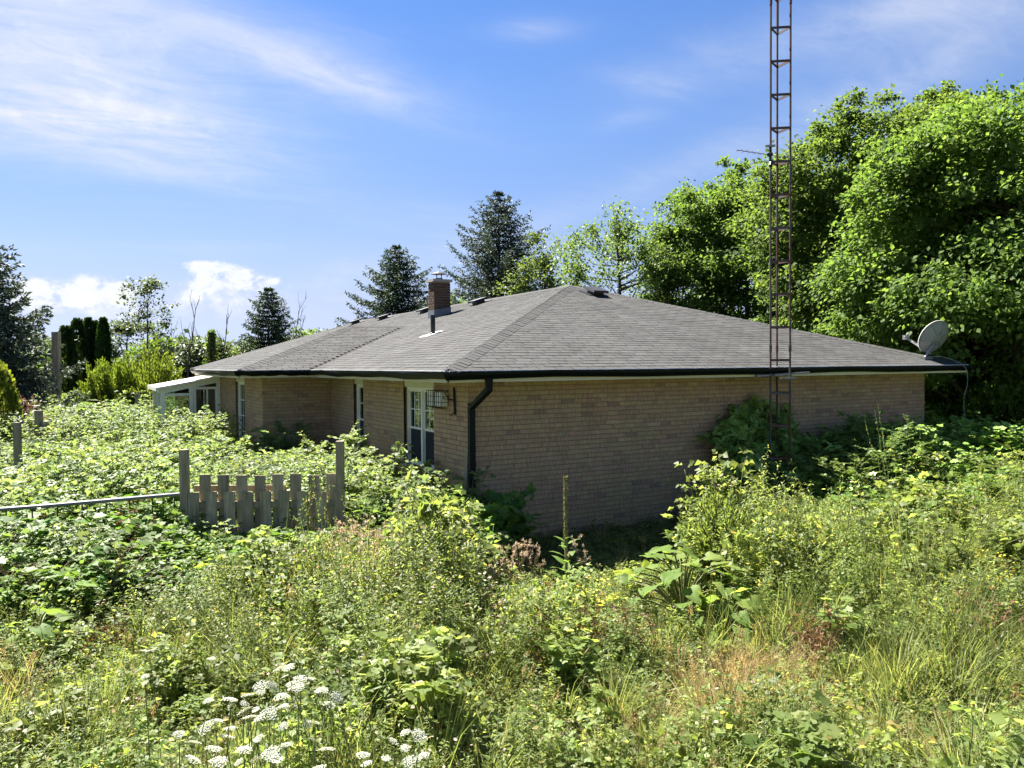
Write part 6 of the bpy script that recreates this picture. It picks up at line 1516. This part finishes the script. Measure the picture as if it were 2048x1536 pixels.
def burdock(label, base, n, rad, H, seed, size=0.36):
    g = np.random.default_rng(seed); root = empty('burdock', tuple(base)); tag(root, label, 'wildflower', 'broad-leaved burdock plants'); st = Fol()
    for k in range(n):
        a = k*2.4 + g.normal(0, 0.3); f = math.sqrt((k+0.5)/n); p_ = np.array([rad*f*math.cos(a), rad*f*math.sin(a), H*(1-0.72*f*f)*g.uniform(0.8, 1.1)])
        st.tube(smooth_path([(0, 0, 0), p_*[0.45, 0.45, 0.8], p_], 3), 0.009, 5, 0)
        o = bpy.data.objects.new('leaf', BL_[g.integers(0, 6)]); COL.objects.link(o); o.parent = root; o.location = p_
        s = size*g.uniform(0.65, 1.15); o.scale = (s, s*0.95, s); o.rotation_euler = (g.normal(0, 0.35), g.uniform(-0.35, 0.5), a + g.normal(0, 0.3))
    link('stalks', st.mesh('stalks', [L['stem']]), None, root); return root
burdock('large burdock with broad pale leaves in front of the right half of the wall', at(1365, 8.3), 46, 0.72, 0.74, 350, 0.25)
burdock('burdock with broad leaves hugging the slope right of the larger one', at(1455, 7.7), 26, 0.5, 0.46, 351, 0.23)
burdock('burdock with broad leaves at the left edge, below the railing', at(60, 7.0), 20, 0.5, 0.55, 352, 0.22)
burdock('burdock with pale broad leaves below the left end of the fence', at(370, 8.6), 12, 0.35, 0.62, 353, 0.20)

# thistles gone to seed
def thistle_mesh(seed):
    g = np.random.default_rng(seed); fo = Fol(); H = 0.85; top = np.array([0, 0, H*0.62]); fo.tube([(0, 0, 0), top*0.5, top], 0.005, 4, 1, 0.3)
    for k in range(15):
        a = k*2.4; tip = np.array([math.cos(a)*0.17*g.uniform(0.3, 1.1), math.sin(a)*0.17*g.uniform(0.3, 1.1), H*g.uniform(0.72, 1.0)]); b_ = np.array([0, 0, H*g.uniform(0.4, 0.62)]); fo.tube([b_, (b_+tip)/2+[0, 0, 0.02], tip], 0.0022, 3, 1, 0.4)
        for h in range(2):
            c_ = tip + g.normal(0, 0.022, 3); m2 = 12; fo.leaves(T_LANCE, np.repeat(c_[None], m2, 0), rdir(m2, g, 0.6), rdir(m2, g), 0.036*g.uniform(0.7, 1.2, m2), 1.5, mi=2, g=g)
    n_ = 40; t_ = g.uniform(0.05, 0.75, n_); a = g.random(n_)*6.283; o_ = np.stack([np.cos(a), np.sin(a), g.uniform(-0.2, 0.6, n_)], 1); fo.leaves(T_LANCE, np.stack([a*0, a*0, t_*H], 1)+o_*0.02, o_, np.array([0, 0, 1.0])+g.normal(0, .3, (n_, 3)), 0.11*(1.1-t_*0.6), 1.1, mi=0, g=g)
    return fo
tm = [thistle_mesh(360+i).mesh('seed_heads', [L['weed'], L['deadstem'], L['thistle']]) for i in range(4)]
ts = [(1035, 1088, 9.2), (1060, 1100, 9.0), (1010, 1100, 9.0), (1180, 1090, 9.2), (700, 1052, 9.6), (730, 1060, 9.4), (760, 1058, 9.5), (660, 1072, 9.4), (680, 1090, 9.1), (720, 1100, 8.8), (800, 1075, 9.2), (840, 1100, 9.0), (880, 1120, 8.6), (770, 1110, 8.7), (650, 1110, 8.9), (930, 1110, 8.7), (610, 1120, 8.9), (820, 1150, 8.2), (900, 1170, 7.8), (740, 1160, 8.2), (560, 1130, 8.8), (960, 1190, 7.6), (985, 1130, 8.4), (705, 1075, 9.2), (745, 1085, 9.0), (690, 1060, 9.5), (780, 1090, 9.0), (810, 1125, 8.6), (850, 1070, 9.3), (590, 1150, 8.5), (675, 1140, 8.5), (860, 1220, 7.3), (1000, 1265, 6.9), (640, 1180, 8.0)]
for i, (px_, py_, d) in enumerate(ts):
    zt2 = zat(py_, px_, d) + 0.07; o = link('thistle', tm[i % 4], None, None, tuple(at(px_, d, zt2-0.85 if zt2 < 0.85 else 0.0))); s = max(1.0, zt2/0.85); ws = 0.75 if (py_ <= 1100 and px_ > 990) else 1.0; o.scale = (ws, ws, s); o.rotation_euler = (rng.normal(0, .06), rng.normal(0, .06), rng.random()*6.28)
    near = py_ <= 1100 and px_ > 990
    TW = {1010: 'thistle with pinkish seed heads, leftmost of those close before the wall', 1035: 'thistle with pinkish seed heads, tallest left of the mullein spike', 1060: 'thistle with pinkish seed heads, left of and nearest to the mullein spike', 1180: 'thistle with pinkish seed heads, just right of the mullein spike'}
    tag(o, TW[px_] if near else 'thistle with pinkish seed heads in the drift below the wooden fence', 'wildflower', 'thistles before the wall' if near else 'thistles below the fence')

# wild carrot (white umbels)
def umbel_mesh(seed, closed=False):
    g = np.random.default_rng(seed); fo = Fol(); n_ = 24; R_ = 0.052 if not closed else 0.030
    for k in range(n_):
        f = math.sqrt((k+0.4)/n_); a = k*2.4; p_ = np.array([R_*f*math.cos(a), R_*f*math.sin(a), -0.014*f*f if not closed else 0.03*f]); fo.tube([(0, 0, -0.05), p_*0.6+[0, 0, -0.014], p_], 0.0008, 3, 1, 0.6)
        m2 = 9; aa = g.random(m2)*6.283; q = p_[None] + np.stack([np.cos(aa)*0.008, np.sin(aa)*0.008, g.uniform(0, 0.004, m2)], 1); fo.leaves(T_ROUND, q, np.stack([np.cos(aa), np.sin(aa), aa*0], 1), np.array([0, 0, 1.0])+g.normal(0, 0.3, (m2, 3)), 0.0085, 1.0, g=g)
    return fo.mesh('flower_head', [L['umbel'], L['stem']])
um = [umbel_mesh(370+i) for i in range(4)] + [umbel_mesh(376, True)]
QA = [(581, 1336), (559, 1337), (571, 1352), (608, 1355), (631, 1355), (549, 1370), (574, 1363), (516, 1375), (528, 1381), (485, 1380), (644, 1368), (605, 1384), (574, 1391), (636, 1390), (678, 1394), (665, 1406), (419, 1402), (468, 1397), (463, 1409), (484, 1399), (482, 1420), (497, 1426), (516, 1421), (552, 1420), (572, 1409), (586, 1416), (537, 1427), (434, 1442), (463, 1452), (456, 1467), (407, 1462), (520, 1452), (514, 1472), (561, 1459), (607, 1452), (634, 1438), (350, 1474), (374, 1478), (431, 1491), (480, 1500), (521, 1491), (508, 1507), (545, 1498), (564, 1490), (625, 1483), (658, 1484), (388, 1515), (429, 1522), (479, 1525), (537, 1527), (569, 1532), (641, 1532),
      (788, 1484), (810, 1495), (839, 1462), (810, 1463), (726, 1508), (733, 1520), (772, 1525), (819, 1522), (844, 1505), (299, 1297), (290, 1358)]
ORD = ['leftmost', 'second from left', 'third from left', 'fourth from left', 'middle', 'fourth from right', 'third from right', 'second from right', 'rightmost']
small = sorted(range(52, 61), key=lambda k: QA[k][0])
for i, (px_, py_) in enumerate(QA):
    z_ = rng.uniform(0.72, 1.02); px_, py_ = px_+(rng.normal(0, 7) if i < 52 else 0), py_+rng.normal(0, 5); v = pray(px_, py_); t_ = (z_-CAM[2])/v[2]; p_ = CAM + v*t_
    lx, ly = rng.normal(0, 0.10, 2)
    root = empty('wild_carrot', (p_[0]-lx, p_[1]-ly, 0))
    if i == 61: lb, gr = 'lone white umbel flower highest up the slope, above the left grass', None
    elif i == 62: lb, gr = 'lone small white umbel flower amid the left grass', None
    elif i >= 52: lb, gr = ORD[small.index(i)] + ' white umbel flower of the smaller cluster at bottom centre', 'white umbels at bottom centre'
    elif py_ < 1400: lb, gr = 'white umbel wildflower in the upper part of the big cluster at lower left', 'white umbels, upper part of the big cluster'
    else: lb, gr = 'white umbel wildflower in the lower part of the big cluster at lower left', 'white umbels, lower part of the big cluster'
    tag(root, lb, 'wildflower', gr)
    sf = Fol(); sf.tube(smooth_path([(0, 0, 0), (lx*0.4, ly*0.4, z_*0.5), (lx, ly, z_-0.045)], 4), 0.0028, 5, 0, 0.7); link('stem', sf.mesh('stem', [L['stem']]), None, root)
    o = link('flower_head', um[4] if i % 9 == 4 else um[i % 4], None, root, (lx, ly, z_)); s = rng.uniform(0.42, 0.78); o.scale = (s, s, s); o.rotation_euler = (rng.normal(0, .32), rng.normal(0, .32), rng.random()*6)
